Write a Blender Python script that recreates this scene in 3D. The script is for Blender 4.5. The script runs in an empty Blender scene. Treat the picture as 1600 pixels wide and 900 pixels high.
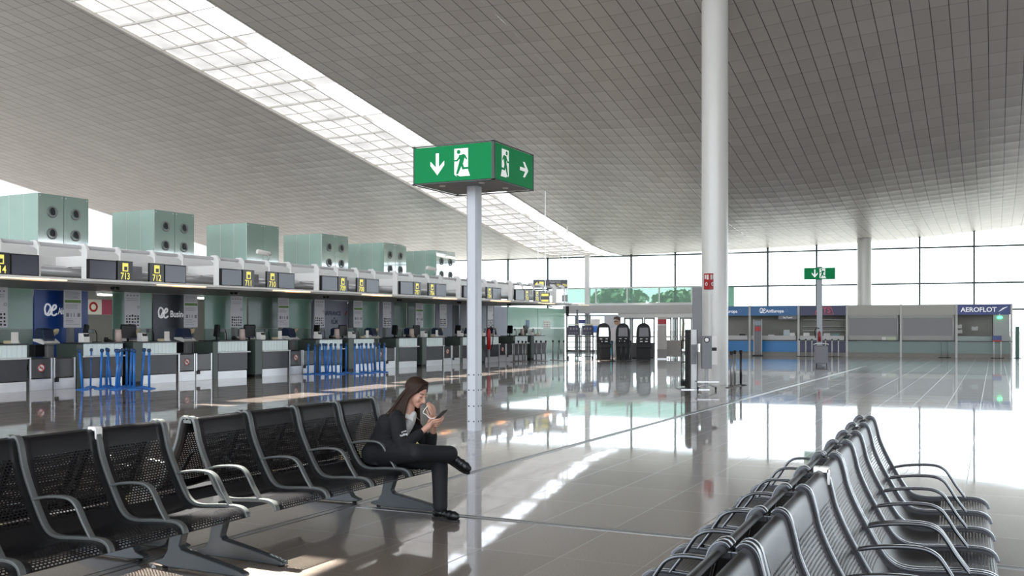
import bpy, bmesh, math, random
from mathutils import Vector, Matrix
random.seed(7)
scene = bpy.context.scene
col = scene.collection
PI = math.pi
# ---------------------------------------------------------------- camera
FPX, CAMH, HZN = 1556.0, 1.69, 511.0
YAW = math.radians(25.88)
cc, ss = math.cos(YAW), math.sin(YAW)
cd = bpy.data.cameras.new('camera')
cam = bpy.data.objects.new('camera', cd)
col.objects.link(cam)
cam.location = (0, 0, CAMH)
cam.rotation_euler = (PI/2, 0, YAW)
cd.sensor_width = 36.0
cd.lens = FPX/1600*36.0
cd.shift_y = (HZN-450)/1600
cd.clip_end = 2000
scene.camera = cam
# ---------------------------------------------------------------- sky and sun
SKY, SUN, EXPO = 3.6, 26.0, 0.5
w = bpy.data.worlds.new('sky'); scene.world = w; w.use_nodes = True
nt = w.node_tree; bg = nt.nodes['Background']
tc = nt.nodes.new('ShaderNodeTexCoord'); sx = nt.nodes.new('ShaderNodeSeparateXYZ')
rp = nt.nodes.new('ShaderNodeValToRGB')
nt.links.new(tc.outputs['Generated'], sx.inputs[0]); nt.links.new(sx.outputs['Z'], rp.inputs[0])
rp.color_ramp.elements[0].color = (.87, .92, 1.0, 1); rp.color_ramp.elements[1].color = (.75, .86, 1, 1)
nt.links.new(rp.outputs[0], bg.inputs[0]); bg.inputs[1].default_value = SKY
sl = bpy.data.lights.new('sun', 'SUN'); sl.energy = SUN; sl.angle = math.radians(.5); sl.color = (1, .96, .90)
so = bpy.data.objects.new('sun', sl); col.objects.link(so)
so.rotation_euler = Vector((.60, -.15, -1)).to_track_quat('-Z', 'Y').to_euler()
so.location = (-30, 0, 40)
vs = scene.view_settings
vs.view_transform = 'Standard'; vs.look = 'None'; vs.gamma = 1; vs.exposure = EXPO; vs.use_curve_mapping = False
# ---------------------------------------------------------------- geometry helpers
def Wp(px, v):
    u = (px-800)/FPX*v
    return (u*cc-v*ss, u*ss+v*cc)
def Zp(py, v): return CAMH-(py-HZN)/FPX*v
def Gp(px, py, z=0.0):
    v = FPX*(CAMH-z)/(py-HZN)
    return Wp(px, v)+(z,)
def onY(px, py, Y):
    k = (px-800)/FPX
    v = Y/(k*ss+cc)
    x, y = Wp(px, v)
    return (x, y, Zp(py, v))
def lin(h):
    h = h.lstrip('#'); r = []
    for i in (0, 2, 4):
        c = int(h[i:i+2], 16)/255
        r.append(c/12.92 if c <= .04045 else ((c+.055)/1.055)**2.4)
    return (*r, 1)
MATS = {}
def mat(name, color='808080', rough=.5, metal=0.0, emit=0.0, spec=.5, coat=0.0, noise=0.0, nscale=8.0, bump=0.0, alpha=1.0, ior=1.5):
    if name in MATS: return MATS[name]
    m = bpy.data.materials.new(name); m.use_nodes = True; MATS[name] = m
    t = m.node_tree; b = t.nodes['Principled BSDF']
    c = lin(color)
    b.inputs['Base Color'].default_value = c; b.inputs['Roughness'].default_value = rough
    b.inputs['Metallic'].default_value = metal; b.inputs['Specular IOR Level'].default_value = spec
    b.inputs['IOR'].default_value = ior; b.inputs['Coat Weight'].default_value = coat; b.inputs['Alpha'].default_value = alpha
    if emit: b.inputs['Emission Color'].default_value = c; b.inputs['Emission Strength'].default_value = emit
    if noise or bump:
        co = t.nodes.new('ShaderNodeTexCoord'); n = t.nodes.new('ShaderNodeTexNoise')
        n.inputs['Scale'].default_value = nscale; n.inputs['Detail'].default_value = 4
        t.links.new(co.outputs['Object'], n.inputs['Vector'])
        if noise:
            r = t.nodes.new('ShaderNodeMapRange'); r.inputs[3].default_value = 1-noise; r.inputs[4].default_value = 1+noise
            t.links.new(n.outputs[0], r.inputs[0])
            mx = t.nodes.new('ShaderNodeMix'); mx.data_type = 'RGBA'; mx.blend_type = 'MULTIPLY'; mx.inputs[0].default_value = 1
            mx.inputs[6].default_value = c; t.links.new(r.outputs[0], mx.inputs[7]); t.links.new(mx.outputs[2], b.inputs['Base Color'])
        if bump:
            bp = t.nodes.new('ShaderNodeBump'); bp.inputs['Strength'].default_value = bump; bp.inputs['Distance'].default_value = .01
            t.links.new(n.outputs[0], bp.inputs['Height']); t.links.new(bp.outputs[0], b.inputs['Normal'])
    return m
def glass(name, color, tr=.8, gl=.15, rough=.03):
    """thin sheet of glass: tinted see-through mixed with a mirror reflection"""
    if name in MATS: return MATS[name]
    m = bpy.data.materials.new(name); m.use_nodes = True; MATS[name] = m
    t = m.node_tree; t.nodes.clear(); N = t.nodes.new; L = t.links.new
    o = N('ShaderNodeOutputMaterial'); a = N('ShaderNodeBsdfTransparent'); a.inputs[0].default_value = lin(color)
    g = N('ShaderNodeBsdfGlossy'); g.inputs['Roughness'].default_value = rough
    d = N('ShaderNodeBsdfDiffuse'); d.inputs[0].default_value = lin(color)
    m1 = N('ShaderNodeMixShader'); m1.inputs[0].default_value = tr; L(d.outputs[0], m1.inputs[1]); L(a.outputs[0], m1.inputs[2])
    lw = N('ShaderNodeLayerWeight'); lw.inputs[0].default_value = gl
    m2 = N('ShaderNodeMixShader'); L(lw.outputs['Fresnel'], m2.inputs[0]); L(m1.outputs[0], m2.inputs[1]); L(g.outputs[0], m2.inputs[2])
    L(m2.outputs[0], o.inputs[0])
    return m
class MB:
    def __init__(s): s.bm = bmesh.new(); s.mi = 0
    def face(s, pts):
        f = s.bm.faces.new([s.bm.verts.new(p) for p in pts]); f.material_index = s.mi; return f
    def box(s, x0, x1, y0, y1, z0, z1):
        P = [(x, y, z) for z in (z0, z1) for y in (y0, y1) for x in (x0, x1)]
        V = [s.bm.verts.new(p) for p in P]
        for q in ((0,2,3,1), (4,5,7,6), (0,1,5,4), (2,6,7,3), (0,4,6,2), (1,3,7,5)):
            s.bm.faces.new([V[i] for i in q]).material_index = s.mi
        return s
    def prism(s, poly, a0, a1, axis='y'):
        """poly in the plane across the axis: x,z for y; y,z for x; x,y for z"""
        def P(p, a): return {'y': (p[0], a, p[1]), 'x': (a, p[0], p[1]), 'z': (p[0], p[1], a)}[axis]
        A = [s.bm.verts.new(P(p, a0)) for p in poly]; B = [s.bm.verts.new(P(p, a1)) for p in poly]
        n = len(poly)
        s.bm.faces.new(A).material_index = s.mi; s.bm.faces.new(B[::-1]).material_index = s.mi
        for i in range(n): s.bm.faces.new((A[i], B[i], B[(i+1) % n], A[(i+1) % n])).material_index = s.mi
        return s
    def ring(s, c, ax, r, n, ux=None):
        ax = Vector(ax).normalized(); u = Vector(ux) if ux else ax.orthogonal(); u = (u-ax*u.dot(ax)).normalized(); v = ax.cross(u)
        return [s.bm.verts.new(Vector(c)+u*math.cos(2*PI*i/n)*r+v*math.sin(2*PI*i/n)*r) for i in range(n)]
    def lathe(s, c, prof, n=16, axis=(0,0,1), cap=True):
        """prof: (distance along the axis, radius)"""
        ax = Vector(axis).normalized(); u = ax.orthogonal(); R = []
        for (h, r) in prof: R.append(s.ring(Vector(c)+ax*h, ax, max(r, 1e-4), n, u))
        for a, b in zip(R, R[1:]):
            for i in range(n): f = s.bm.faces.new((a[i], a[(i+1) % n], b[(i+1) % n], b[i])); f.material_index = s.mi; f.smooth = True
        if cap:
            s.bm.faces.new(R[0][::-1]).material_index = s.mi; s.bm.faces.new(R[-1]).material_index = s.mi
        return s
    def cyl(s, p, q, r, n=12, r2=None):
        p, q = Vector(p), Vector(q); L = (q-p).length
        return s.lathe(p, [(0, r), (L, r if r2 is None else r2)], n, (q-p))
    def tube(s, pts, r, n=8):
        pts = [Vector(p) for p in pts]; R = []; u = None
        for i, p in enumerate(pts):
            t = (pts[min(i+1, len(pts)-1)]-pts[max(i-1, 0)]).normalized()
            if u is None: u = t.orthogonal()
            u = (u-t*u.dot(t)).normalized()
            R.append(s.ring(p, t, r if not hasattr(r, '__len__') else r[i], n, u))
        for a, b in zip(R, R[1:]):
            for i in range(n): f = s.bm.faces.new((a[i], a[(i+1) % n], b[(i+1) % n], b[i])); f.material_index = s.mi; f.smooth = True
        s.bm.faces.new(R[0][::-1]).material_index = s.mi; s.bm.faces.new(R[-1]).material_index = s.mi
        return s
    def sweep(s, path, y0, y1, th, smooth=True):
        """flat bar following a path in the x,z plane"""
        n = len(path); T = []; B = []
        for i, p in enumerate(path):
            a = path[max(i-1, 0)]; b = path[min(i+1, n-1)]
            dx, dz = b[0]-a[0], b[1]-a[1]; l = math.hypot(dx, dz) or 1; nx, nz = -dz/l*th/2, dx/l*th/2
            T.append((p[0]+nx, p[1]+nz)); B.append((p[0]-nx, p[1]-nz))
        V = [[s.bm.verts.new((q[0], y, q[1])) for q in L] for (L, y) in ((T, y0), (T, y1), (B, y1), (B, y0))]
        for k in range(4):
            a, b = V[k], V[(k+1) % 4]
            for i in range(n-1): f = s.bm.faces.new((a[i], a[i+1], b[i+1], b[i])); f.material_index = s.mi; f.smooth = smooth and k in (0, 2)
        s.bm.faces.new([V[k][0] for k in range(4)]).material_index = s.mi; s.bm.faces.new([V[k][-1] for k in (3, 2, 1, 0)]).material_index = s.mi
        return s
    def ball(s, c, r, sc=(1,1,1), n=12):
        m = Matrix.Translation(c) @ Matrix.Diagonal((*[r*q for q in sc], 1))
        d = bmesh.ops.create_uvsphere(s.bm, u_segments=n, v_segments=max(6, n*2//3), radius=1, matrix=m)
        for v in d['verts']:
            for f in v.link_faces: f.smooth = True; f.material_index = s.mi
        return s
    def mesh(s, name, mats):
        bmesh.ops.recalc_face_normals(s.bm, faces=s.bm.faces)
        me = bpy.data.meshes.new(name); s.bm.to_mesh(me); s.bm.free()
        for m in (mats if isinstance(mats, (list, tuple)) else [mats]): me.materials.append(m)
        return me
def obj(name, data, parent=None, loc=None, rot=None):
    o = bpy.data.objects.new(name, data); col.objects.link(o)
    if parent: o.parent = parent
    if loc: o.location = loc
    if rot: o.rotation_euler = rot
    return o
def part(name, mb, mats, parent=None, bev=0.0, loc=None, rot=None):
    o = obj(name, mb.mesh(name, mats), parent, loc, rot)
    if bev:
        b = o.modifiers.new('bevel', 'BEVEL'); b.width = bev; b.segments = 2; b.limit_method = 'ANGLE'
    return o
def tag(o, label, cat, group=None):
    o['label'] = label; o['category'] = cat
    if group: o['group'] = group
    return o
def thing(name, label, cat, loc=(0,0,0), rz=0.0, group=None):
    o = obj(name, None, None, loc); o.rotation_euler = (0, 0, rz); o.empty_display_size = .1
    return tag(o, label, cat, group)
def struct(o): o['kind'] = 'structure'; return o
def copy_tree(o, parent=None, loc=None, rz=None, label=None):
    c = o.copy(); col.objects.link(c); c.parent = parent
    if loc is not None: c.location = loc
    if rz is not None: c.rotation_euler[2] = rz
    if label: c['label'] = label
    for ch in o.children: copy_tree(ch, c)
    return c
def text(name, body, size, m, parent, loc, rot, align='CENTER', shear=0.0, sx=1.0, ext=.002, bold=0.0):
    cu = bpy.data.curves.new(name, 'FONT'); cu.body = body; cu.size = size; cu.align_x = align; cu.align_y = 'CENTER'
    cu.shear = shear; cu.extrude = ext; cu.offset = bold; cu.resolution_u = 3
    cu.materials.append(m)
    o = bpy.data.objects.new(name, cu); me = bpy.data.meshes.new_from_object(o); bpy.data.objects.remove(o); bpy.data.curves.remove(cu)
    me.name = name
    if not me.materials: me.materials.append(m)
    for v in me.vertices: v.co.x *= sx
    return obj(name, me, parent, loc, rot)
def smooth_path(P, k=4):
    out = []
    for i in range(len(P)-1):
        p0 = P[max(i-1, 0)]; p1 = P[i]; p2 = P[i+1]; p3 = P[min(i+2, len(P)-1)]
        for j in range(k):
            t = j/k
            out.append(tuple(.5*((2*b)+(-a+c)*t+(2*a-5*b+4*c-d)*t*t+(-a+3*b-3*c+d)*t**3) for a, b, c, d in zip(p0, p1, p2, p3)))
    out.append(tuple(P[-1])); return out
ORD = ['first','second','third','fourth','fifth','sixth','seventh','eighth','ninth','tenth','eleventh','twelfth','thirteenth','fourteenth','fifteenth','sixteenth','seventeenth','eighteenth','nineteenth','twentieth']
FACE_X = (PI/2, 0, PI/2)      # lettering that faces +x
FACE_Y = (PI/2, 0, 0)         # lettering that faces -y
# common materials
white = mat('white painted metal', 'd9dad8', .4)
steel = mat('brushed stainless steel', 'b9babb', .32, .85, noise=.06, nscale=30)
alu = mat('grey aluminium', '9a9c9c', .38, .6)
black = mat('black plastic', '09090a', .5, spec=.35)
dark = mat('charcoal laminate', '2b2b30', .45)
bone = mat('white card', 'e8e6e0', .6)
red = mat('signal red', 'b01c22', .4)
# ================================================================= STRUCTURE
def sp(x): return math.log1p(math.exp(x)) if x < 30 else x
def roof(X, Y):
    t = min(1, max(0, (-7-X)/16.)); t = t*t*(3-2*t)
    h1 = 6.42+.02*(X+26)+.09*2.5*sp((X+5)/2.5)
    if X < -26: h1 = 6.42
    hump = 1.2*math.exp(-((X+4)/10)**2-((Y-27)/13)**2)
    w = 3-2*t
    return h1+.157*w*sp((50+9*t-Y)/w)+hump
# floor: polished granite tiles
def floor_mat():
    m = bpy.data.materials.new('polished granite tiles'); m.use_nodes = True
    t = m.node_tree; N = t.nodes.new; L = t.links.new; b = t.nodes['Principled BSDF']
    co = N('ShaderNodeTexCoord'); mp = N('ShaderNodeMapping'); L(co.outputs['Object'], mp.inputs[0])
    mp.inputs['Location'].default_value = (2.88, -7.82+1.09*20, 0)
    sx = N('ShaderNodeSeparateXYZ'); L(mp.outputs[0], sx.inputs[0])
    def M(op, a, b_=None, c_=None):
        n = N('ShaderNodeMath'); n.operation = op
        for i, q in enumerate((a, b_, c_)):
            if q is None: continue
            if isinstance(q, (int, float)): n.inputs[i].default_value = q
            else: L(q, n.inputs[i])
        return n.outputs[0]
    u = M('DIVIDE', sx.outputs['X'], .65); v = M('DIVIDE', sx.outputs['Y'], 1.09)
    fu = M('FRACT', u); fv = M('FRACT', v)
    eu = M('MULTIPLY', M('MINIMUM', fu, M('SUBTRACT', 1, fu)), .65); ev = M('MULTIPLY', M('MINIMUM', fv, M('SUBTRACT', 1, fv)), 1.09)
    e = M('MINIMUM', eu, ev)
    jr = N('ShaderNodeMapRange'); jr.inputs[1].default_value = .002; jr.inputs[2].default_value = .006; L(e, jr.inputs[0])
    cx = N('ShaderNodeCombineXYZ'); L(M('FLOOR', u), cx.inputs[0]); L(M('FLOOR', v), cx.inputs[1])
    wn = N('ShaderNodeTexWhiteNoise'); wn.noise_dimensions = '2D'; L(cx.outputs[0], wn.inputs['Vector'])
    ns = N('ShaderNodeTexNoise'); ns.inputs['Scale'].default_value = 90; ns.inputs['Detail'].default_value = 3; L(co.outputs['Object'], ns.inputs['Vector'])
    r1 = N('ShaderNodeValToRGB'); L(wn.outputs['Value'], r1.inputs[0])
    r1.color_ramp.elements[0].color = lin('82756b'); r1.color_ramp.elements[1].color = lin('94877c')
    r2 = N('ShaderNodeMapRange'); r2.inputs[1].default_value = .3; r2.inputs[2].default_value = .7; r2.inputs[3].default_value = .72; r2.inputs[4].default_value = 1.25; L(ns.outputs[0], r2.inputs[0])
    mx = N('ShaderNodeMix'); mx.data_type = 'RGBA'; mx.blend_type = 'MULTIPLY'; mx.inputs[0].default_value = 1
    L(r1.outputs[0], mx.inputs[6]); L(r2.outputs[0], mx.inputs[7])
    m2 = N('ShaderNodeMix'); m2.data_type = 'RGBA'; m2.inputs[6].default_value = lin('5b544d'); L(jr.outputs[0], m2.inputs[0]); L(mx.outputs[2], m2.inputs[7])
    L(m2.outputs[2], b.inputs['Base Color'])
    rr = N('ShaderNodeMapRange'); rr.inputs[3].default_value = .45; rr.inputs[4].default_value = .035; L(jr.outputs[0], rr.inputs[0]); L(rr.outputs[0], b.inputs['Coat Roughness']); b.inputs['Coat Weight'].default_value = .9; b.inputs['Roughness'].default_value = .30
    b.inputs['Specular IOR Level'].default_value = .5
    # each slab lies a hair out of level
    wv = N('ShaderNodeTexNoise'); wv.inputs['Scale'].default_value = 1.6; L(co.outputs['Object'], wv.inputs['Vector'])
    bp = N('ShaderNodeBump'); bp.inputs['Strength'].default_value = .05; bp.inputs['Distance'].default_value = .012
    L(wv.outputs[0], bp.inputs['Height']); L(bp.outputs[0], b.inputs['Normal']); L(bp.outputs[0], b.inputs['Coat Normal'])
    return m
mb = MB(); mb.box(-49.5, 34, -22, 64.6, -.2, 0)
fl = struct(part('floor', mb, floor_mat()))
mb = MB(); mb.box(-400, 400, -300, 500, -.5, -.22)
struct(part('ground', mb, mat('concrete paving', '6e6c69', .8)))
# metal expansion strips let into the floor
stripm = mat('brushed strip metal', '8d8d8c', .3, .8)
def strip(name, a, b, w):
    a, b = Vector(a), Vector(b); d = (b-a).normalized(); n = Vector((d.y, -d.x, 0)); mb = MB()
    for (o0, o1, h) in ((-w, -w*.55, .004), (-.45*w, .45*w, .002), (.55*w, w, .004)):
        P = [a+n*o0, a+n*o1, b+n*o1, b+n*o0]
        mb.prism([(p.x, p.y) for p in P], 0.0003, h, 'z')
    o = part(name, mb, stripm); struct(o)
strip('trim_1', (-5.66, -6, 0), (-5.66+.0125*50, 45.5, 0), .055)
strip('trim_2', (-5.4, 7.82, 0), (20, 7.82, 0), .055)

# ceiling: long metal tiles
def tile_mat(name, c0, c1, rough, scal):
    m = bpy.data.materials.new(name); m.use_nodes = True
    t = m.node_tree; N = t.nodes.new; L = t.links.new; b = t.nodes['Principled BSDF']
    co = N('ShaderNodeTexCoord'); sx = N('ShaderNodeSeparateXYZ'); L(co.outputs['Object'], sx.inputs[0])
    def M(op, a, b_=None):
        n = N('ShaderNodeMath'); n.operation = op
        for i, q in enumerate((a, b_)):
            if q is None: continue
            if isinstance(q, (int, float)): n.inputs[i].default_value = q
            else: L(q, n.inputs[i])
        return n.outputs[0]
    TX, TY = .515, .86
    u = M('DIVIDE', M('ADD', sx.outputs['X'], 6.37+.515*100), TX); v = M('DIVIDE', M('ADD', sx.outputs['Y'], 86), TY)
    fu = M('FRACT', u); fv = M('FRACT', v)
    eu = M('MULTIPLY', M('MINIMUM', fu, M('SUBTRACT', 1, fu)), TX); ev = M('MULTIPLY', M('MINIMUM', fv, M('SUBTRACT', 1, fv)), TY)
    j1 = N('ShaderNodeMapRange'); j1.inputs[1].default_value = .006; j1.inputs[2].default_value = .02; L(eu, j1.inputs[0])
    j2 = N('ShaderNodeMapRange'); j2.inputs[1].default_value = .004; j2.inputs[2].default_value = .016; j2.inputs[3].default_value = .45; L(ev, j2.inputs[0])
    e = M('MULTIPLY', j1.outputs[0], j2.outputs[0])
    cx = N('ShaderNodeCombineXYZ'); L(M('FLOOR', u), cx.inputs[0]); L(M('FLOOR', v), cx.inputs[1])
    wn = N('ShaderNodeTexWhiteNoise'); wn.noise_dimensions = '2D'; L(cx.outputs[0], wn.inputs['Vector'])
    r1 = N('ShaderNodeValToRGB'); L(wn.outputs['Value'], r1.inputs[0])
    r1.color_ramp.elements[0].color = lin(c0); r1.color_ramp.elements[1].color = lin(c1)
    m2 = N('ShaderNodeMix'); m2.data_type = 'RGBA'; m2.inputs[6].default_value = lin('2c2b2a'); L(e, m2.inputs[0]); L(r1.outputs[0], m2.inputs[7])
    L(m2.outputs[2], b.inputs['Base Color']); b.inputs['Roughness'].default_value = rough
    # tiles are slightly bowed and hang at slightly different tilts
    h = M('ADD', M('MULTIPLY', M('MULTIPLY', fv, M('SUBTRACT', 1, fv)), scal), M('MULTIPLY', M('MULTIPLY', wn.outputs['Value'], fv), scal*.5))
    bp = N('ShaderNodeBump'); bp.inputs['Strength'].default_value = 1; bp.inputs['Distance'].default_value = 1; bp.invert = True
    L(h, bp.inputs['Height']); L(bp.outputs[0], b.inputs['Normal'])
    return m
ceil_m = tile_mat('warm white metal ceiling tiles', 'bcb8b4', 'c6c2be', .36, .035)
def Ywall(X): return 64.1+.063*(X+5.4)
def patch(X0, X1, nx, Y0=-22, Y1=None, ny=60, holes=(), dz=0.0):
    mb = MB(); G = []
    for i in range(nx+1):
        X = X0+(X1-X0)*i/nx; ye = (Ywall(X)+.5) if Y1 is None else Y1
        G.append([mb.bm.verts.new((X, Y0+(ye-Y0)*j/ny, roof(X, Y0+(ye-Y0)*j/ny)+dz)) for j in range(ny+1)])
    for i in range(nx):
        for j in range(ny):
            f = mb.bm.faces.new((G[i][j], G[i+1][j], G[i+1][j+1], G[i][j+1])); f.smooth = True
    return mb
SL, SR = -26.8, -22.35         # the skylight's edges
SLOT = (-13.75, -12.5, 7.05, 8.0)
ceil = MB()
for a in (patch(-49.5, SL, 12), patch(SR, SLOT[0], 5), patch(SLOT[1], 34, 40), patch(SLOT[0], SLOT[1], 2, Y1=SLOT[2]), patch(SLOT[0], SLOT[1], 2, Y0=SLOT[3])):
    me = bpy.data.meshes.new('t'); a.bm.to_mesh(me); a.bm.free(); ceil.bm.from_mesh(me); bpy.data.meshes.remove(me)
me = ceil.mesh('ceiling', ceil_m); me.polygons.foreach_set('use_smooth', [True]*len(me.polygons))
struct(obj('ceiling', me))
# skylight: milky sheets between bars, with a clear run along its right edge
def sky_mat(name, clear):
    m = bpy.data.materials.new(name); m.use_nodes = True
    t = m.node_tree; t.nodes.clear(); N = t.nodes.new; L = t.links.new
    o = N('ShaderNodeOutputMaterial'); d = N('ShaderNodeBsdfTranslucent'); d.inputs[0].default_value = lin('bcbcbc')
    df = N('ShaderNodeBsdfDiffuse'); df.inputs[0].default_value = lin('b8b5af'); tr = N('ShaderNodeBsdfTransparent')
    co = N('ShaderNodeTexCoord'); n = N('ShaderNodeTexNoise'); n.inputs['Scale'].default_value = .9; L(co.outputs['Object'], n.inputs['Vector'])
    mr = N('ShaderNodeMapRange'); mr.inputs[1].default_value = .3; mr.inputs[2].default_value = .7; mr.inputs[3].default_value = .09; mr.inputs[4].default_value = .145; L(n.outputs[0], mr.inputs[0])
    a = N('ShaderNodeMixShader'); L(mr.outputs[0], a.inputs[0]); L(df.outputs[0], a.inputs[1]); L(d.outputs[0], a.inputs[2])
    b = N('ShaderNodeMixShader'); b.inputs[0].default_value = clear
    if clear > .5:
        sx = N('ShaderNodeSeparateXYZ'); L(co.outputs['Object'], sx.inputs[0])
        def M(op, p, q):
            k = N('ShaderNodeMath'); k.operation = op
            for i_, z_ in enumerate((p, q)):
                if isinstance(z_, (int, float)): k.inputs[i_].default_value = z_
                else: L(z_, k.inputs[i_])
            return k.outputs[0]
        run = M('LESS_THAN', M('FRACT', M('DIVIDE', sx.outputs['Y'], 3.9), 0), .8)
        L(M('MULTIPLY', M('MULTIPLY', run, M('GREATER_THAN', sx.outputs['Y'], 18.4)), clear), b.inputs[0])
    L(a.outputs[0], b.inputs[1]); L(tr.outputs[0], b.inputs[2]); L(b.outputs[0], o.inputs[0])
    return m
sheet = sky_mat('milky skylight sheet', .0); sheetc = sky_mat('clear skylight sheet', .75)
XC = SR-1.15
me = patch(SL, XC, 4, dz=.12).mesh('window_1', sheet); w1 = struct(obj('window_1', me))
me = patch(XC, SR, 2, dz=.12).mesh('pane', sheetc); obj('pane', me, w1)
bar = mat('skylight bars', 'd8d5cf', .5)
mb = MB()
def follow(mb, X, w, h):
    G = []
    n = 80
    for j in range(n+1):
        Y = -22+(Ywall(X)+.4+36)*j/n; z = roof(X, Y)
        G.append([mb.bm.verts.new(p) for p in ((X-w/2, Y, z+.1), (X+w/2, Y, z+.1), (X+w/2, Y, z+.1-h), (X-w/2, Y, z+.1-h))])
    for a, b in zip(G, G[1:]):
        for i in range(4): mb.bm.faces.new((a[i], a[(i+1) % 4], b[(i+1) % 4], b[i]))
for X in (SL+.02, SR-.02, XC): follow(mb, X, .06, .12)
for k in range(1, 4): follow(mb, SL+(XC-SL)*k/4, .022, .03)
Y = -22
k = 0
while Y < 64:
    big = k % 2 == 0
    wd = .06 if big else .02
    Xs = [SL+(SR-SL)*i/6 for i in range(7)]
    for a, b in zip(Xs, Xs[1:]):
        za, zb = roof(a, Y)+.1, roof(b, Y)+.1; h = .07 if big else .03
        mb.face([(a, Y, za-h), (b, Y, zb-h), (b, Y+wd, zb-h), (a, Y+wd, za-h)])
        mb.face([(a, Y, za), (b, Y, zb), (b, Y, zb-h), (a, Y, za-h)])
    Y += .97; k += 1
part('glazing_bars', mb, bar, w1)
mb = MB(); mb.face([(SLOT[0], SLOT[2], roof(SLOT[0], SLOT[2])+.1), (SLOT[1], SLOT[2], roof(SLOT[1], SLOT[2])+.1), (SLOT[1], SLOT[3], roof(SLOT[1], SLOT[3])+.1), (SLOT[0], SLOT[3], roof(SLOT[0], SLOT[3])+.1)])
struct(part('window_2', mb, glass('clear roof glass', 'f4f6f4', 1.0, .05)))
# far left: frosted glazing high above the hall behind the desks
frost = sky_mat('frosted side glazing', .10)
mb = MB(); N_ = 30
for i in range(N_):
    y0 = -22+(Ywall(-49.5)+36)*i/N_; y1 = -22+(Ywall(-49.5)+36)*(i+1)/N_
    mb.face([(-49.5, y0, 0), (-49.5, y1, 0), (-49.5, y1, roof(-49.5, y1)), (-49.5, y0, roof(-49.5, y0))])
struct(part('wall_left', mb, frost))

mb = MB(); N_ = 20
for i in range(N_):
    y0 = -22+(Ywall(34)+22)*i/N_; y1 = -22+(Ywall(34)+22)*(i+1)/N_
    z0_, z1_ = roof(34, y0), roof(34, y1)
    V_ = [mb.bm.verts.new(p) for p in ((34, y0, 4.4), (34, y1, 4.4), (34, y1, z1_+.1), (34, y0, z0_+.1), (34.3, y0, 4.4), (34.3, y1, 4.4), (34.3, y1, z1_+.1), (34.3, y0, z0_+.1))]
    for q in ((0,1,2,3), (7,6,5,4), (0,4,5,1), (3,2,6,7)): mb.bm.faces.new([V_[j] for j in q])
    if i % 2 == 0: mb.box(34, 34.2, y0-.1, y0+.1, 0, 4.4)
struct(part('wall_right_unseen', mb, mat('pale unseen wall', 'a8a5a0', .7)))  # unseen upper wall, added to keep light off the right of the ceiling
# ---- end wall of glass
WO = Vector((*Wp(1400, 60), 0)); WD = Vector((-.998, -.063, 0)).normalized(); WN = Vector((WD.y, -WD.x, 0))
if WN.y > 0: WN = -WN       # towards the camera
WRZ = math.atan2(WD.y, WD.x)
def wp(s, t=0, z=0): p = WO+WD*s+WN*t; return (p.x, p.y, z)
mull = mat('grey green mullion', '46524e', .5, .1)
clear = glass('clear facade glass', 'f2f8f6', 1.0, .08)
greeng = glass('green tinted glass', '93b3a4', .45, .12)
def wbox(mb, s0, s1, t0, t1, z0, z1, z1b=None):
    """box in the wall's frame; its top may slope with the roof"""
    z1b = z1 if z1b is None else z1b
    P = [wp(s0, t0, z0), wp(s1, t0, z0), wp(s1, t1, z0), wp(s0, t1, z0), wp(s0, t0, z1), wp(s1, t0, z1b), wp(s1, t1, z1b), wp(s0, t1, z1)]
    V = [mb.bm.verts.new(p) for p in P]
    for q in ((3,2,1,0), (4,5,6,7), (0,1,5,4), (1,2,6,5), (2,3,7,6), (3,0,4,7)): mb.bm.faces.new([V[i] for i in q]).material_index = mb.mi
def rz_at(s): p = wp(s); return roof(p[0], p[1])
SB = [1.64+2.955*k for k in range(-12, 14)]
S920 = 19.39
for k, s0 in enumerate(SB[:-1]):
    s1 = SB[k+1]; mb = MB(); r0, r1 = rz_at(s0), rz_at(s1)
    left_part = 9.5 < s0 < 22
    zlow = 3.2 if (9.5 < s0 < 19.2) else (0 if not (19.2 <= s0 < 25) else 0)
    wbox(mb, s0-.055, s0+.055, -.06, .12, 0, r0+.1)
    for z in (6.42, 4.28, 2.72) if not left_part else (6.42, 4.32):
        if z < r0: wbox(mb, s0+.045, s1-.045, -.03, .05, z-.05, z+.05)
    w_ = struct(part('window_%d' % (k+3), mb, mull))
    mb = MB(); mb.face([wp(s0, 0, .02), wp(s1, 0, .02), wp(s1, 0, r1+.05), wp(s0, 0, r0+.05)])
    part('pane', mb, clear, w_)
# white post by the left corner
mb = MB(); wbox(mb, S920-.16, S920+.16, .1, .4, 0, rz_at(S920)+.1)
struct(part('trim_3', mb, white))
# low green band, sill and bulkhead over the doors
def Sx(px):
    k = (px-800)/FPX; r = Vector((k*cc-ss, k*ss+cc, 0)); v = WO.dot(WN)/r.dot(WN); return (r*v-WO).dot(WD)
sA, sB = Sx(1135), Sx(886)
mb = MB(); n = 5
for i in range(n):
    a = sA+(sB-sA)*i/n; b = sA+(sB-sA)*(i+1)/n
    mb.mi = 0; mb.face([wp(a, .3, 3.3), wp(b, .3, 3.3), wp(b, .3, 4.26), wp(a, .3, 4.26)])
    mb.mi = 1; wbox(mb, a-.04, a+.04, .2, .38, 3.2, 4.3)
mb.mi = 2; wbox(mb, sA, sB, .05, .5, 3.14, 3.28); wbox(mb, sA, sB, .1, .42, 4.26, 4.34)
mb.mi = 3; wbox(mb, sA, sB, -.2, .9, 2.6, 3.12)
struct(part('trim_4', mb, [greeng, white, white, mat('pale grey bulkhead', 'b4b4b2', .5)]))
mb = MB(); mb.mi = 0
g0, g1 = Sx(1148), Sx(1138)
struct(part('trim_5', (wbox(mb, g1, g0, .1, .3, 3.0, 4.28), mb)[1], greeng))
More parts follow.
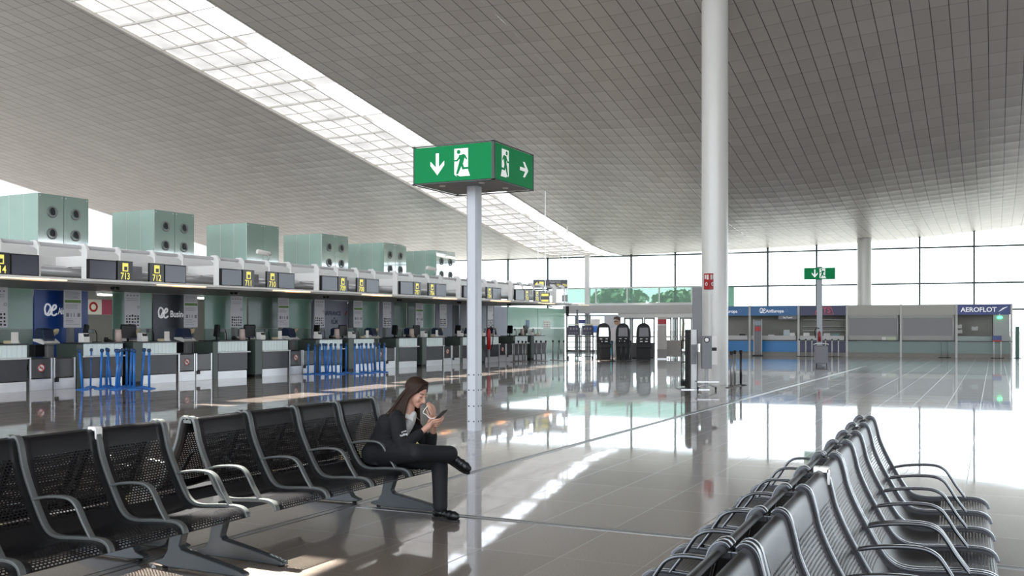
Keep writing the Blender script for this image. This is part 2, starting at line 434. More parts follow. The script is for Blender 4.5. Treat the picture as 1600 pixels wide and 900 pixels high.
# glass doors under the bulkhead
frame_m = mat('grey door frame', '8a8d8d', .4, .3)
def door(k, x0, x1, ztop, t=.45, mid=True):
    a, b = Sx(x1), Sx(x0); mb = MB()
    wbox(mb, a, a+.1, t-.05, t+.05, 0, ztop); wbox(mb, b-.1, b, t-.05, t+.05, 0, ztop)
    wbox(mb, a, b, t-.05, t+.05, ztop-.1, ztop); wbox(mb, a, b, t-.05, t+.05, 0, .15)
    if mid: wbox(mb, a, b, t-.04, t+.04, 1.02, 1.1)
    d = struct(part('door_%d' % k, mb, frame_m))
    mb = MB(); mb.face([wp(a, t, .05), wp(b, t, .05), wp(b, t, ztop), wp(a, t, ztop)]); part('pane', mb, clear, d)
for k, (x0, x1, zt) in enumerate(((888, 904, 2.5), (905, 922, 2.5), (924, 968, 2.5), (978, 989, 2.3), (990, 1008, 2.3), (1009, 1026, 2.3), (1040, 1052, 2.3), (1053, 1062, 2.3), (1064, 1084, 2.3))): door(k+1, x0, x1, zt)
mb = MB(); wbox(mb, Sx(1086), Sx(970), .3, .7, 2.3, 2.62)
struct(part('trim_6', mb, white))
# round columns
def column(k, x, y, r, lab):
    mb = MB(); mb.lathe((x, y, 0), [(0, r), (roof(x, y)+.4, r)], 48, cap=False)
    o = part('column', mb, mat('pale column paint', 'd5d5cf', .3, noise=.03, nscale=1.5, coat=.15)); struct(o)
COLX, COLY = Gp(1117, 601)[:2]
column(1, COLX, COLY, .385, '')
C2 = Wp(1350.5, 58.6)
column(2, C2[0], C2[1], .41, '')
# trees outside
def tree(px, v, h, r, lab):
    x, y = Wp(px, v); t = thing('tree', lab, 'tree', (x, y, -.22))
    mb = MB(); mb.tube([(0, 0, 0), (.1, .05, h*.4), (0, .1, h*.6)], [.16, .12, .08]); part('trunk', mb, mat('bark', '4b4036', .9), t)
    mb = MB()
    for i in range(900):
        a = random.random()*2*PI; c = random.uniform(-1, 1); q = random.random()**.4
        p = Vector((math.cos(a)*math.sqrt(1-c*c)*r*q, math.sin(a)*math.sqrt(1-c*c)*r*q, 4.25+c*.85*q))
        d1 = Vector((random.gauss(0, 1), random.gauss(0, 1), random.gauss(0, 1))).normalized()*.34; d2 = d1.cross(Vector((random.gauss(0, 1), random.gauss(0, 1), .3))).normalized()*.2
        mb.face([p-d1, p+d2, p+d1, p-d2])
    part('foliage', mb, mat('leaves', '67785a', .7, noise=.3, nscale=2), t)
tree(966, 84, 5.6, 2.5, 'leafy green tree outside, seen through the left half of the green glass band')
tree(1066, 88, 5.6, 2.8, 'leafy green tree outside, seen through the right half of the green glass band')
# ================================================================= BENCHES
def perf_mat():
    """black lacquered sheet; slotted holes are cut where the sheet's own coordinates (metres) say"""
    m = bpy.data.materials.new('perforated black seat sheet'); m.use_nodes = True
    t = m.node_tree; N = t.nodes.new; L = t.links.new; b = t.nodes['Principled BSDF']
    b.inputs['Base Color'].default_value = lin('131215'); b.inputs['Roughness'].default_value = .38; b.inputs['Specular IOR Level'].default_value = .4
    uv = N('ShaderNodeUVMap'); uv.uv_map = 'sheet'; sx = N('ShaderNodeSeparateXYZ'); L(uv.outputs[0], sx.inputs[0])
    def M(op, a, b_=None, clamp=False):
        n = N('ShaderNodeMath'); n.operation = op; n.use_clamp = clamp
        for i, q in enumerate((a, b_)):
            if q is None: continue
            if isinstance(q, (int, float)): n.inputs[i].default_value = q
            else: L(q, n.inputs[i])
        return n.outputs[0]
    U, V = sx.outputs['X'], sx.outputs['Y']
    PX, PY = .0255, .0175
    row = M('FLOOR', M('DIVIDE', V, PY)); odd = M('MULTIPLY', M('MODULO', row, 2), .5)
    fx = M('SUBTRACT', M('FRACT', M('ADD', M('DIVIDE', U, PX), odd)), .5); fy = M('SUBTRACT', M('FRACT', M('DIVIDE', V, PY)), .5)
    ax = M('MAXIMUM', M('SUBTRACT', M('MULTIPLY', M('ABSOLUTE', fx), PX), .0042), 0); ay = M('MULTIPLY', fy, PY)
    dist = M('SQRT', M('ADD', M('MULTIPLY', ax, ax), M('MULTIPLY', ay, ay)))
    hole = M('LESS_THAN', dist, .0052)
    def band(q, a, c): return M('MULTIPLY', M('GREATER_THAN', q, a), M('LESS_THAN', q, c))
    zone = M('MULTIPLY', band(U, .055, .50), M('ADD', band(V, .155, .575), band(V, .86, 1.185), True))
    h = M('MULTIPLY', hole, zone)
    tr = N('ShaderNodeBsdfTransparent'); mx = N('ShaderNodeMixShader'); L(h, mx.inputs[0]); L(b.outputs[0], mx.inputs[1]); L(tr.outputs[0], mx.inputs[2])
    L(mx.outputs[0], t.nodes['Material Output'].inputs[0])
    return m
sheet_m = perf_mat()
framem = mat('grey cast aluminium frame', '676a68', .42, .3)
framed = mat('dark grey cast aluminium frame', '5a5c5f', .2, .85)
legm = mat('painted grey bench leg', '484d50', .42, .3)
beamm = mat('black bench beam', '1b1b1d', .4, .4)
PITCH = .587
PROF = smooth_path([(-.004, 1.0), (.012, 1.013), (.038, .995), (.058, .93), (.078, .85), (.12, .75), (.172, .65), (.225, .555), (.275, .485), (.335, .447), (.42, .437), (.55, .446), (.68, .452), (.75, .447), (.792, .425), (.806, .39)], 4)
def shell_mesh(wid):
    bm = bmesh.new(); uvl = bm.loops.layers.uv.new('sheet')
    acc = [0.0]
    for a, b in zip(PROF, PROF[1:]): acc.append(acc[-1]+math.hypot(b[0]-a[0], b[1]-a[1]))
    ys = [0, wid*.12, wid*.3, wid*.5, wid*.7, wid*.88, wid]
    G = []
    for i, p in enumerate(PROF):
        a = PROF[max(i-1, 0)]; b = PROF[min(i+1, len(PROF)-1)]; l = math.hypot(b[0]-a[0], b[1]-a[1]); nx, nz = (b[1]-a[1])/l, -(b[0]-a[0])/l
        row = []
        for y in ys:
            q = 4*(y/wid)*(1-y/wid); d = .016*q*(math.sin(min(1, acc[i]/1.25)*PI))   # dished a little across
            row.append((bm.verts.new((p[0]+nx*d, y, p[1]+nz*d)), y, acc[i]))
        G.append(row)
    for i in range(len(G)-1):
        for j in range(len(ys)-1):
            q = [G[i][j], G[i][j+1], G[i+1][j+1], G[i+1][j]]
            f = bm.faces.new([v[0] for v in q]); f.smooth = True
            for l_, v in zip(f.loops, q): l_[uvl].uv = (v[1], v[2])
    me = bpy.data.meshes.new('seat_shell'); bm.to_mesh(me); bm.free(); me.materials.append(sheet_m); return me
SHELL = shell_mesh(PITCH-.036)
def off(path, d):
    out = []
    for i, p in enumerate(path):
        a = path[max(i-1, 0)]; b = path[min(i+1, len(path)-1)]; l = math.hypot(b[0]-a[0], b[1]-a[1]) or 1
        out.append((p[0]-(b[1]-a[1])/l*d, p[1]+(b[0]-a[0])/l*d))
    return out
ARM = smooth_path([(.150, .640), (.19, .655), (.27, .672), (.38, .683), (.47, .680), (.525, .655), (.56, .61), (.60, .545), (.64, .49), (.668, .452)], 4)
FR = PROF
me_fr = {}
for key, m in (('l', framem), ('d', framed)):
    mb = MB(); mb.sweep(off(FR, .006), -.021, .021, .024); mb.box(-.03, .02, -.02, .02, .975, 1.0)
    a = mb.mesh('side_frame', m)
    mb = MB(); mb.sweep(ARM, -.022, .022, .017); mb.box(.14, .18, -.012, .012, .605, .655)
    me_fr[key] = (a, mb.mesh('armrest', m))
mb = MB(); mb.box(.25, .33, .02, 4*PITCH-.02, .33, .41); BEAM = mb.mesh('beam', beamm)
mb = MB(); mb.prism([(.235, .345), (.40, .345), (.40, .33), (.345, .30), (.30, .17), (.32, .145), (.55, .105), (.80, .055), (.865, .035), (.87, .012), (.80, .012), (.20, .012), (.07, .03), (.07, .045), (.15, .07), (.19, .13)], -.034, .034)
LEG = mb.mesh('leg', legm)
FOOT = MB().cyl((0, 0, 0), (0, 0, .016), .02).mesh('rubber_foot', black)
GLINT = MB().box(-.012, .055, -.026, .026, 1.006, 1.03).box(.05, .062, -.026, .026, .95, 1.02).mesh('tape_or_glint', bone)  # sunlit highlight on a frame top, modelled as a small white patch
def bench(x, y, deg, label, group, key='l', face=1, missing_arm=(), tape_or_glint=None):
    """face=1: faces the frame's +x; -1: the mirrored row"""
    t = thing('beam_bench', label, 'bench', (x, y, 0), 0, group)
    rz = -math.radians(deg)
    if face < 0:
        rz += PI; t.location = (x+math.sin(math.radians(deg))*4*PITCH, y+math.cos(math.radians(deg))*4*PITCH, 0)
    t.rotation_euler[2] = rz
    for i in range(4):
        q_ = obj('seat_shell', SHELL, t, (0, i*PITCH+.018, 0)); sd_ = q_.modifiers.new('sheet', 'SOLIDIFY'); sd_.thickness = .0035; sd_.offset = 0
    for i in range(5):
        f = obj('side_frame', me_fr[key][0], t, (0, i*PITCH, 0))
        b = f.modifiers.new('bevel', 'BEVEL'); b.width = .006 if key == 'l' else .010; b.segments = 2
        if tape_or_glint == i: obj('tape_or_glint', GLINT, f)
        if i not in missing_arm:
            a = obj('armrest', me_fr[key][1], f); b = a.modifiers.new('bevel', 'BEVEL'); b.width = .006 if key == 'l' else .008; b.segments = 2
    obj('beam', BEAM, t)
    for yy in (.02, 4*PITCH-.08):
        l = obj('leg', LEG, t, (0, yy, 0)); b = l.modifiers.new('bevel', 'BEVEL'); b.width = .008; b.segments = 2
        obj('rubber_foot', FOOT, l, (.83, 0, 0)); obj('rubber_foot', FOOT, l, (.14, 0, 0))
    return t
GL, GR = 'black perforated benches on the left', 'black perforated benches on the right'
BX, BY = -5.373, 5.609
bench(-5.385, 2.973, -.29, 'black perforated four-seat bench with grey armrests, nearest on the left, end seat sunlit', GL, tape_or_glint=3)
bench(BX, BY, .46, 'black perforated four-seat bench with grey armrests that the woman sits on', GL)
bench(-5.41, 2.973, -.29, 'black perforated bench back to back behind the nearest left bench', GL, face=-1)
bench(BX-.035, BY, .46, "black perforated bench back to back behind the seated woman's bench", GL, face=-1)
ar = -1.83
ux, uy = math.sin(math.radians(ar)), math.cos(math.radians(ar))
for n, k in enumerate((-1, 0, 1)):
    L_ = k*(4*PITCH+.048)
    x0, y0 = -.704+ux*L_, 3.115+uy*L_
    wh = ('nearest', 'middle', 'farthest')[n]
    bench(x0, y0, ar, 'dark perforated bench of the right row, %s of the three facing right' % wh, GR, 'd', tape_or_glint=(3 if n == 1 else None))
    bench(x0-.045, y0, ar, 'dark perforated bench of the right row, %s of the three facing left' % wh, GR, 'd', -1)
# small things by the benches
t = thing('plastic_bag', 'crumpled clear plastic bag on the floor under the nearest left bench', 'bag', (*Gp(232, 855)[:2], 0))
mb = MB(); bm = mb.bm
bmesh.ops.create_icosphere(bm, subdivisions=3, radius=.17, matrix=Matrix.Diagonal((1.2, .9, .75, 1)))
for v in bm.verts:
    d = random.uniform(.72, 1.12); v.co *= d; v.co.z = max(v.co.z+.1, .004)
part('bag_film', mb, glass('clear plastic film', 'd8dad8', .75, .3, .15), t)

# ================================================================= EXIT SIGN POLES
greenm = mat('exit sign green', '087a45', .6, emit=.16, spec=.15)
signw = mat('exit sign white', 'eef3ee', .4, emit=.2)
polem = mat('silver grey painted post', 'a6a9ad', .4, .25)
boltm = mat('dark bolt head', '2a2b2d', .4, .5)
def runner(mirror=1):
    """white door field with the running figure left green, drawn as outline shapes; units: field height = 1"""
    P = {}
    P['door'] = [(-.28, .5), (.28, .5), (.28, -.28), (.36, -.5), (-.18, -.5), (-.28, -.42)]
    P['body'] = [(-.10, .26), (.12, .29), (.16, .22), (.10, .02), (.06, -.10), (-.10, -.06), (-.06, .10)]
    P['arm_back'] = [(.06, .29), (.17, .26), (.25, .12), (.21, .08), (.13, .19), (.05, .22)]
    P['arm_front'] = [(-.06, .25), (-.18, .10), (-.29, .10), (-.29, .05), (-.16, .04), (-.02, .17)]
    P['leg_front'] = [(-.10, -.05), (.04, -.08), (-.13, -.42), (-.20, -.40)]
    P['leg_back'] = [(-.02, -.04), (.08, -.06), (.12, -.18), (.34, -.18), (.34, -.25), (.05, -.26)]
    P['foot'] = [(-.20, -.43), (-.14, -.45), (-.05, -.5), (-.17, -.5)]
    return {k: [(x*mirror, y) for x, y in v] for k, v in P.items()}
def arrow(kind):
    A = [(-.08, .5), (.08, .5), (.08, -.14), (.36, .14), (.36, -.06), (0, -.5), (-.36, -.06), (-.36, .14), (-.08, -.14)]
    if kind == 'right': A = [(-y*.9, x) for x, y in A]
    return A
def sign_face(parent, w, h, kind, loc, rz, mirror=1, figx=.0, arrx=-.3, fs=.78, as_=.62):
    """a lit face whose picture lies in its own x,z plane and looks to -y"""
    f = part('sign_face', MB().box(-w/2, w/2, -.012, 0, -h/2, h/2), greenm, parent, 0, loc, (0, 0, rz))
    mb = MB(); R = runner(mirror)
    mb.prism([(figx+x*h*fs, y*h*fs) for x, y in R['door']], -.015, -.0125)
    part('pictogram_door', mb, signw, f)
    mb = MB()
    for k in ('body', 'arm_back', 'arm_front', 'leg_front', 'leg_back', 'foot'): mb.prism([(figx+x*h*fs, y*h*fs) for x, y in R[k]], -.0185-(hash(k) % 5)*.0002, -.0155)
    mb.lathe((figx-.10*mirror*h*fs, -.0155, .38*h*fs), [(0, .075*h*fs), (.003, .075*h*fs)], 20, (0, -1, 0))
    part('running_figure', mb, greenm, f)
    mb = MB(); mb.prism([(arrx+x*h*as_, y*h*as_) for x, y in arrow(kind)], -.0165, -.0125); part('arrow', mb, signw, f)
    return f
PX_, PY_ = Gp(741, 672)[:2]
t = thing('exit_sign_post', 'tall grey post carrying a green box sign with running figures and arrows', 'exit sign', (PX_, PY_, 0))
mb = MB(); c_ = .03; a_ = .10
mb.prism([(-a_, -a_+c_), (-a_+c_, -a_), (a_-c_, -a_), (a_, -a_+c_), (a_, a_-c_), (a_-c_, a_), (-a_+c_, a_), (-a_, a_-c_)], 0, 4.64, 'z')
pm = part('post', mb, polem, t)
for z in (.15, .40, .66, .91):
    for x in (-.045, .045):
        part('bolt', MB().cyl((x, -a_-.006, z), (x, -a_+.01, z), .012, 8), boltm, pm)
        part('bolt', MB().cyl((a_+.006, x, z), (a_-.01, x, z), .012, 8), boltm, pm)
mb = MB(); mb.box(-.72, .72, -.72, .72, 3.99, 4.55); hs = part('sign_box', mb, mat('sign housing', '6e706e', .4, .3), t, .006)
mb = MB()
for (a, b) in ((-1, -1), (1, -1), (1, 1), (-1, 1)): mb.box(a*.715-.022*(a > 0)-.0, a*.715+.022, b*.715-.022, b*.715+.022, 3.965, 4.575)
for z in (3.965, 4.56):
    mb.box(-.737, .737, -.737, -.722, z, z+.015); mb.box(-.737, .737, .722, .737, z, z+.015); mb.box(-.737, -.722, -.737, .737, z, z+.015); mb.box(.722, .737, -.737, .737, z, z+.015)
part('edge_trim', mb, mat('dark sign trim', '2e3a34', .4, .3), hs)
sign_face(hs, 1.39, .56, 'down', (0, -.722, 4.27), 0, 1, figx=.16, arrx=-.27)
sign_face(hs, 1.39, .56, 'right', (.722, 0, 4.27), PI/2, -1, figx=-.34, arrx=.36)
sign_face(hs, 1.39, .56, 'down', (-.722, 0, 4.27), -PI/2, 1, figx=.16, arrx=-.27)
for (x, y) in ((-.4, -.35), (.35, -.4), (.42, .3), (-.3, .4)): part('downlight', MB().cyl((x, y, 3.975), (x, y, 3.989), .05, 16), mat('small white lens', 'e8e8e0', .3), hs)
# far post
fx_, fy_ = Wp(1280.5, 44)
t = thing('exit_sign_post', 'far grey post with a flat green exit sign, standing before the ticket counters', 'exit sign', (fx_, fy_, 0), .15)
mb = MB(); mb.box(-.12, .12, -.08, .08, 0, 4.36); part('post', mb, mat('far post grey', '868a8d', .4, .3), t, .01)
mb = MB(); mb.box(-.66, .66, -.20, -.09, 3.79, 4.30); hs = part('sign_box', mb, mat('sign housing', '6e706e', .4, .3), t)
sign_face(hs, 1.32, .51, 'down', (0, -.202, 4.045), 0, 1, figx=.12, arrx=-.2, as_=.7, fs=.85)
t = thing('fire_extinguisher', 'red fire extinguisher hung on the far exit sign post', 'extinguisher', (fx_+.02, fy_-.17, 1.05), .15)
mb = MB(); mb.lathe((0, -.02, 0), [(0, .07), (.36, .07), (.42, .04), (.46, .03)], 16); part('cylinder', mb, mat('dull red', '8f1f26', .4), t)
mb = MB(); mb.tube([(0, -.02, .56), (-.12, -.02, .62), (-.2, -.02, .45), (-.16, -.02, .15)], .018); part('hose', mb, black, t)
mb = MB(); mb.box(-.03, .03, .01, .1, .2, .3); part('bracket', mb, black, t)
tx, ty = Wp(1283, 43.0)
t = thing('waste_bin', 'grey wheeled bin at the foot of the far exit sign post', 'bin', (tx, ty, 0), .2)
mb = MB(); mb.box(-.27, .27, -.25, .25, .12, .88); part('body', mb, mat('bin grey', '77787c', .5), t, .03)
mb = MB(); mb.tube([(-.32, .0, .93), (-.2, 0, .98), (.2, 0, .98), (.32, 0, .93)], .025); part('handle', mb, white, t)
for x in (-.2, .2): part('wheel', MB().cyl((x-.02, -.2, .06), (x+.02, -.2, .06), .06, 12), black, t)
# red fire sign on the near column
sgx, sgy = onY(1111, 440, COLY-.42)[:2]
t = thing('fire_alarm_sign', 'red wedge shaped fire equipment sign high on the near white column', 'sign', (COLX-.05, COLY-.42, Zp(450, 27.9)), .25)
hh = .46
mb = MB(); mb.prism([(-.16, .08), (0, -.14), (.16, .08)], 0, hh, 'z'); sb = part('body', mb, red, t)
mb = MB()
for sgn in (-1, 1):
    a = Vector((0, -.143)); b = Vector((sgn*.16, .078)); d = b-a; 
    def q(u, z): p = a+d*u; return (p.x+sgn*.002, p.y-.004, z)
    for (u0, u1, z0, z1) in ((.15, .45, .28, .42), (.55, .85, .30, .42)): mb.face([q(u0, z0), q(u1, z0), q(u1, z1), q(u0, z1)])
part('flame_symbol', mb, bone, sb)
mb = MB(); mb.lathe((.085, -.055, .15), [(0, .055), (.006, .055), (.006, .03), (0, .03)], 20, (.8, -.59, 0), cap=False); mb.lathe((-.085, -.055, .15), [(0, .055), (.006, .055), (.006, .03), (0, .03)], 20, (-.8, -.59, 0), cap=False)
part('hose_reel_symbol', mb, bone, sb)
# ================================================================= CHECK-IN ROW
# the row's own frame: x towards the hall, y along the row away from the camera
CO = Vector((*Gp(0, 614)[:2], 0)); CRZ = -math.radians(2.4)
CDv = Vector((math.sin(-CRZ), math.cos(-CRZ), 0)); CNv = Vector((math.cos(-CRZ), -math.sin(-CRZ), 0))
def cw(s, t=0.0, z=0.0): p = CO+CDv*s+CNv*t; return (p.x, p.y, z)
M_ = 5.11
plinth = mat('satin steel plinth', 'c3c3c4', .35, .5, noise=.08, nscale=3)
deskdark = mat('dark blue grey desk panel', '1d1f26', .35)
sidegrey = mat('grey green desk side', '3f4a43', .4)
rib = mat('pale mint ribbed panel', 'e9f6f4', .3)
top_m = mat('black desk top', '202224', .35)
brown = mat('smoked brown panel', '2b2723', .25)
belt = mat('grey conveyor belt', '3a3b3d', .6)
near_far = ['beyond the left edge', 'nearest in full view', 'second', 'third', 'fourth', 'fifth', 'farthest']
SIGNS = {0: ('713', '712'), 1: ('711', '710'), 2: ('709', '708'), 3: ('707', '706'), 4: ('705', '704'), 5: ('703', '702')}
def dw(k, i): return 'the desk cut by the left edge' if k < 0 else 'the %s desk of the %s pair' % (('left', 'right')[i], PW[k].replace(' full', ''))
PW = ['leftmost full', 'second', 'third', 'fourth', 'fifth', 'farthest']
def nm(k, i): return {-1: '714'}.get(k) or SIGNS[k][i]
def pw(k, i): return 'of the pair cut by the left edge' if k < 0 else '%s of the %s pair' % (('left one', 'right one')[i], PW[k])
def desk(k, i, s0, s1, side):
    n = nm(k, i)
    t = thing('check_in_desk', 'ribbed check-in desk under number %s, %s' % (n, dw(k, i)), 'check-in desk', cw(s0), CRZ, 'check-in desks')
    L = s1-s0
    part('plinth', MB().box(-.7, -.02, .01, L-.01, 0, .25), plinth, t)
    part('front_panel', MB().box(-.7, 0, 0, L, .27, .84), deskdark, t, .005)
    part('ledge', MB().box(-.1, .09, -.02, L+.06, .845, .885), mat('white ledge', 'dfe3e3', .35), t, .004)
    mb = MB(); nr = 9
    for j in range(nr): mb.box(-.62, .0, j*L/nr+.006, (j+1)*L/nr-.006, .89, 1.215)
    mb.box(-.6, -.012, 0, L, .89, 1.215)
    part('ribbed_panel', mb, rib, t)
    part('worktop', MB().box(-.85, .03, -.03, L+.03, 1.22, 1.255), top_m, t, .004)
    part('side_panel', MB().box(-.86, -.01, -.22 if side else -.03, -.005, 0, 1.215), sidegrey, t)
    return t
def pillar(k, s0, s1):
    t = thing('pillar_cabinet', 'narrow grey green cabinet between the desks of the %s pair' % PW[k], 'cabinet', cw(s0), CRZ, 'narrow cabinets between desks')
    part('body', MB().box(-.75, .02, .01, s1-s0-.01, .08, 1.25), sidegrey, t, .006)
    part('base', MB().box(-.7, -.03, .03, s1-s0-.03, 0, .08), black, t)
def nosmoke(parent, x, y, z, r=.11):
    f = part('no_smoking_sticker', MB().lathe((x, y, z), [(0, r), (.003, r)], 24, (1, 0, 0)), bone, parent)
    mb = MB(); mb.lathe((x+.004, y, z), [(0, r), (.003, r), (.003, r*.78), (0, r*.78)], 24, (1, 0, 0), cap=False)
    c = math.cos(.78)*r*.85
    mb.prism([(y-c-.01, z+c-.01), (y-c+.01, z+c+.01), (y+c+.01, z-c+.01), (y+c-.01, z-c-.01)], x+.003, x+.007, 'x')
    part('red_ring', mb, red, f)
    mb = MB(); mb.box(x+.003, x+.006, y-.06, y+.05, z-.012, z+.012); part('cigarette', mb, black, f)
def conveyor(k, s0, s1, sm, last):
    side = ('left', 'right')[0 if sm else 1]
    n = '714' if k < 0 else SIGNS[k][1]
    t = thing('baggage_conveyor', 'baggage conveyor bay with %s, right of the %s desk pair' % ('a no smoking sticker' if sm else 'a plain smoked panel', 'cut-off' if k < 0 else PW[k]), 'conveyor', cw(s0), CRZ, 'baggage conveyor bays')
    L = s1-s0
    part('base', MB().box(-.80, .0, 0, L, 0, .30), plinth, t, .004)
    sp_ = part('smoked_panel', MB().box(-.04, -.01, .05, L-.05, .33, .83), brown, t, .003)
    if sm:
        nosmoke(sp_, -.006, L*.5, .60)
    else:
        part('control_box', MB().box(-.02, .03, .02, .14, .2, .31), black, t)
    for y in (.02, L-.02): part('post', MB().box(-.06, .0, y-.025, y+.025, 0, .86), steel, t, .004)
    part('belt', MB().prism([(-.08, .55), (-.08, .60), (-.8, .66), (-.8, .5)], .06, L-.06), belt, t)
    part('side_rail', MB().box(-.8, -.06, L-.06, L-.02, .5, .86), mat('dark rail', '55585a', .3, .6), t)
beige = mat('beige card tags', 'd8c9a4', .6)
def printer(k, s, lab, v=0):
    t = thing('tag_printer', lab, 'printer', cw(s, -1.16), CRZ, 'tag printers on columns')
    part('column', MB().box(-.11, .11, -.10, .10, 0, 1.22), mat('printer column grey', '8b8a88', .45), t, .01)
    part('bin', MB().box(-.25, -.0, -.42, -.12, .86, 1.2), black, t, .01)
    hd = part('head', MB().prism([(-.22, 1.3), (.2, 1.28), (.2, 1.36), (.12, 1.62), (-.1, 1.66), (-.22, 1.6)], -.28, .06), mat('navy printer shell', '1f2b44', .35), t, .01)
    part('tray', MB().prism([(.22, 1.2), (.3, 1.24), (.1, 1.36), (-.2, 1.36), (-.2, 1.3)], -.34, .16), bone, t)
    for q in range(3):
        mb = MB(); mb.prism(smooth_path([(.0, 1.4+.04*q), (.08, 1.5+.05*q), (.02, 1.58+.03*q), (-.06, 1.52+.03*q)], 3), .06+.07*q, .13+.08*q, 'y')
        part('paper_tags', mb, beige, hd)
def monitor(s, t0, z, lab, rz=0.0, w=.5, name='monitor'):
    t = thing(name, lab, 'monitor', cw(s, t0, z), CRZ+rz, 'desk monitors')
    part('screen', MB().prism([(-.05, .14), (.03, .10), (.06, .48), (.0, .52)], -w/2, w/2), black, t, .008)
    part('stand', MB().cyl((0, 0, .01), (0, 0, .2), .03), black, t)
    part('foot', MB().box(-.1, .1, -.12, .12, 0, .015), black, t)
    return t
def deskclutter(k, i, s0, s1):
    n = nm(k, i)
    z = 1.256
    if (k+i) % 2 == 0 or i == 1:
        t = thing('boarding_pass_printer', 'white and black boarding pass printer on %s' % dw(k, i), 'printer', cw(s0+.25, -.3, z), CRZ, 'boarding pass printers')
        part('case', MB().prism([(-.12, 0), (.12, 0), (.12, .12), (.05, .26), (-.12, .26)], -.1, .1), bone, t, .01)
        part('paper_slot', MB().box(.04, .1, -.08, .08, .14, .24), black, t)
    t = thing('card_reader', 'small dark passport scanner on a bent arm, on %s' % dw(k, i), 'scanner', cw(s0+.72, -.35, z), CRZ+.3, 'passport scanners')
    part('arm', MB().tube([(0, 0, 0), (0, 0, .22), (0, -.08, .34), (0, -.26, .36)], .014), black, t)
    part('head', MB().box(-.05, .06, -.34, -.2, .26, .37), mat('scanner grey', '3c4444', .3), t, .01)
    part('base', MB().box(-.09, .09, -.1, .1, 0, .02), black, t)
    if i == 0:
        t = thing('phone', 'black desk telephone with a coiled cord on %s' % dw(k, i), 'telephone', cw(s0+1.05, -.25, z), CRZ, 'desk telephones')
        part('base', MB().prism([(-.1, 0), (.1, 0), (.1, .03), (-.1, .09)], -.09, .09), black, t, .005)
        part('handset', MB().tube([(-.06, -.1, .11), (0, -.07, .12), (.06, -.1, .11)], [.025, .015, .025]), black, t)
    else:
        t = thing('paper_holder', 'upright white paper notice on %s' % dw(k, i), 'notice', cw(s0+1.05, -.15, z), CRZ+.1, 'desk notices')
        part('sheet', MB().box(-.004, .004, -.11, .11, .02, .3), bone, t)
        part('stand', MB().box(-.05, .05, -.12, .12, 0, .02), mat('clear plastic', 'b8c2c0', .2), t)
        t = thing('paper_stack', 'low pile of beige forms on %s' % dw(k, i), 'papers', cw(s1-.25, -.3, z), CRZ+.15, 'piles of forms')
        mb = MB()
        for q in range(4): mb.box(-.12+.01*q, .12+.008*q, -.16, .16-.01*q, q*.02, q*.02+.015)
        part('sheets', mb, beige, t)
# all desks, cabinets and conveyors
for k in range(-1, 6):
    b = 2.52+M_*k
    if k >= 0:
        desk(k, 0, b, b+1.33, True); deskclutter(k, 0, b, b+1.33)
        pillar(k, b+1.68, b+2.04)
        t = monitor(b+1.87, -.42, 1.256, 'large black monitor on the cabinet between the desks of the %s pair' % PW[k], .15, .62)
        monitor(b+.55, -.62, 1.256, 'smaller black monitor seen edge on, at %s' % dw(k, 0), 1.1, .42)
        t = thing('cup_holder', 'pale cylindrical document holder in the gap of the %s desk pair' % PW[k], 'holder', cw(b+1.42, -.4, .9), CRZ, 'document holders')
        part('body', MB().box(-.14, .14, -.06, .2, .0, .34), black, t, .01); part('holder', MB().cyl((0, .08, .34), (0, .08, .72), .11, 16, .09), mat('pale pink holder', 'c9b5ab', .4), t)
        t = thing('waste_basket', 'black floor bin in the gap of the %s desk pair' % PW[k], 'bin', cw(b+1.52, -.5, 0), CRZ, 'black floor bins')
        part('body', MB().lathe((0, 0, 0), [(0, .12), (.85, .15)], 4), black, t)
    desk(k, 1, b+2.06, b+3.36, False); deskclutter(k, 1, b+2.06, b+3.36)
    if k < 5:
        conveyor(k, b+3.44, b+4.12, True, False); conveyor(k, b+4.16, b+4.84, False, True)
        n = nm(k, 1)
        printer(k, b+2.62, 'navy label printer with beige tags on column behind %s' % dw(k, 1))
        printer(k, b+4.86, 'navy label printer with beige tags on column past the %s pair' % ('cut-off' if k < 0 else PW[k]))

# ---- canopy
SE = 34.0
cn = thing('canopy', 'long white canopy over the check-in desks with rail, posts and ducts', 'canopy', cw(0), CRZ)
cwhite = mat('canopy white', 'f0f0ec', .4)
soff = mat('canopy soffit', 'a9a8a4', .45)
part('shelf', MB().box(-.6, .42, -6, SE, 2.955, 3.02), cwhite, cn, .01)
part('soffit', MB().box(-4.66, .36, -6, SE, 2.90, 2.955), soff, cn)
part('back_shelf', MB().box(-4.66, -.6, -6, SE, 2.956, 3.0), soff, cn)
part('box_beam', MB().box(-1.9, -1.5, -6, SE, 3.35, 3.72), cwhite, cn, .01)
part('upper_beam', MB().box(-3.6, -3.2, -6, SE, 3.5, 4.15), cwhite, cn, .01)
part('rail', MB().tube([(-.25, -6, 3.95), (-.25, SE, 3.86)], .055, 12), mat('rail grey white', 'c9c9c9', .35), cn)
part('duct', MB().tube([(-1.1, -6, 3.28), (-1.1, SE-.5, 3.28)], .15, 18), mat('silver duct', 'c4c4c4', .3, .5), cn)
warm = mat('warm strip light', 'ffe0b8', .5, emit=1.0)
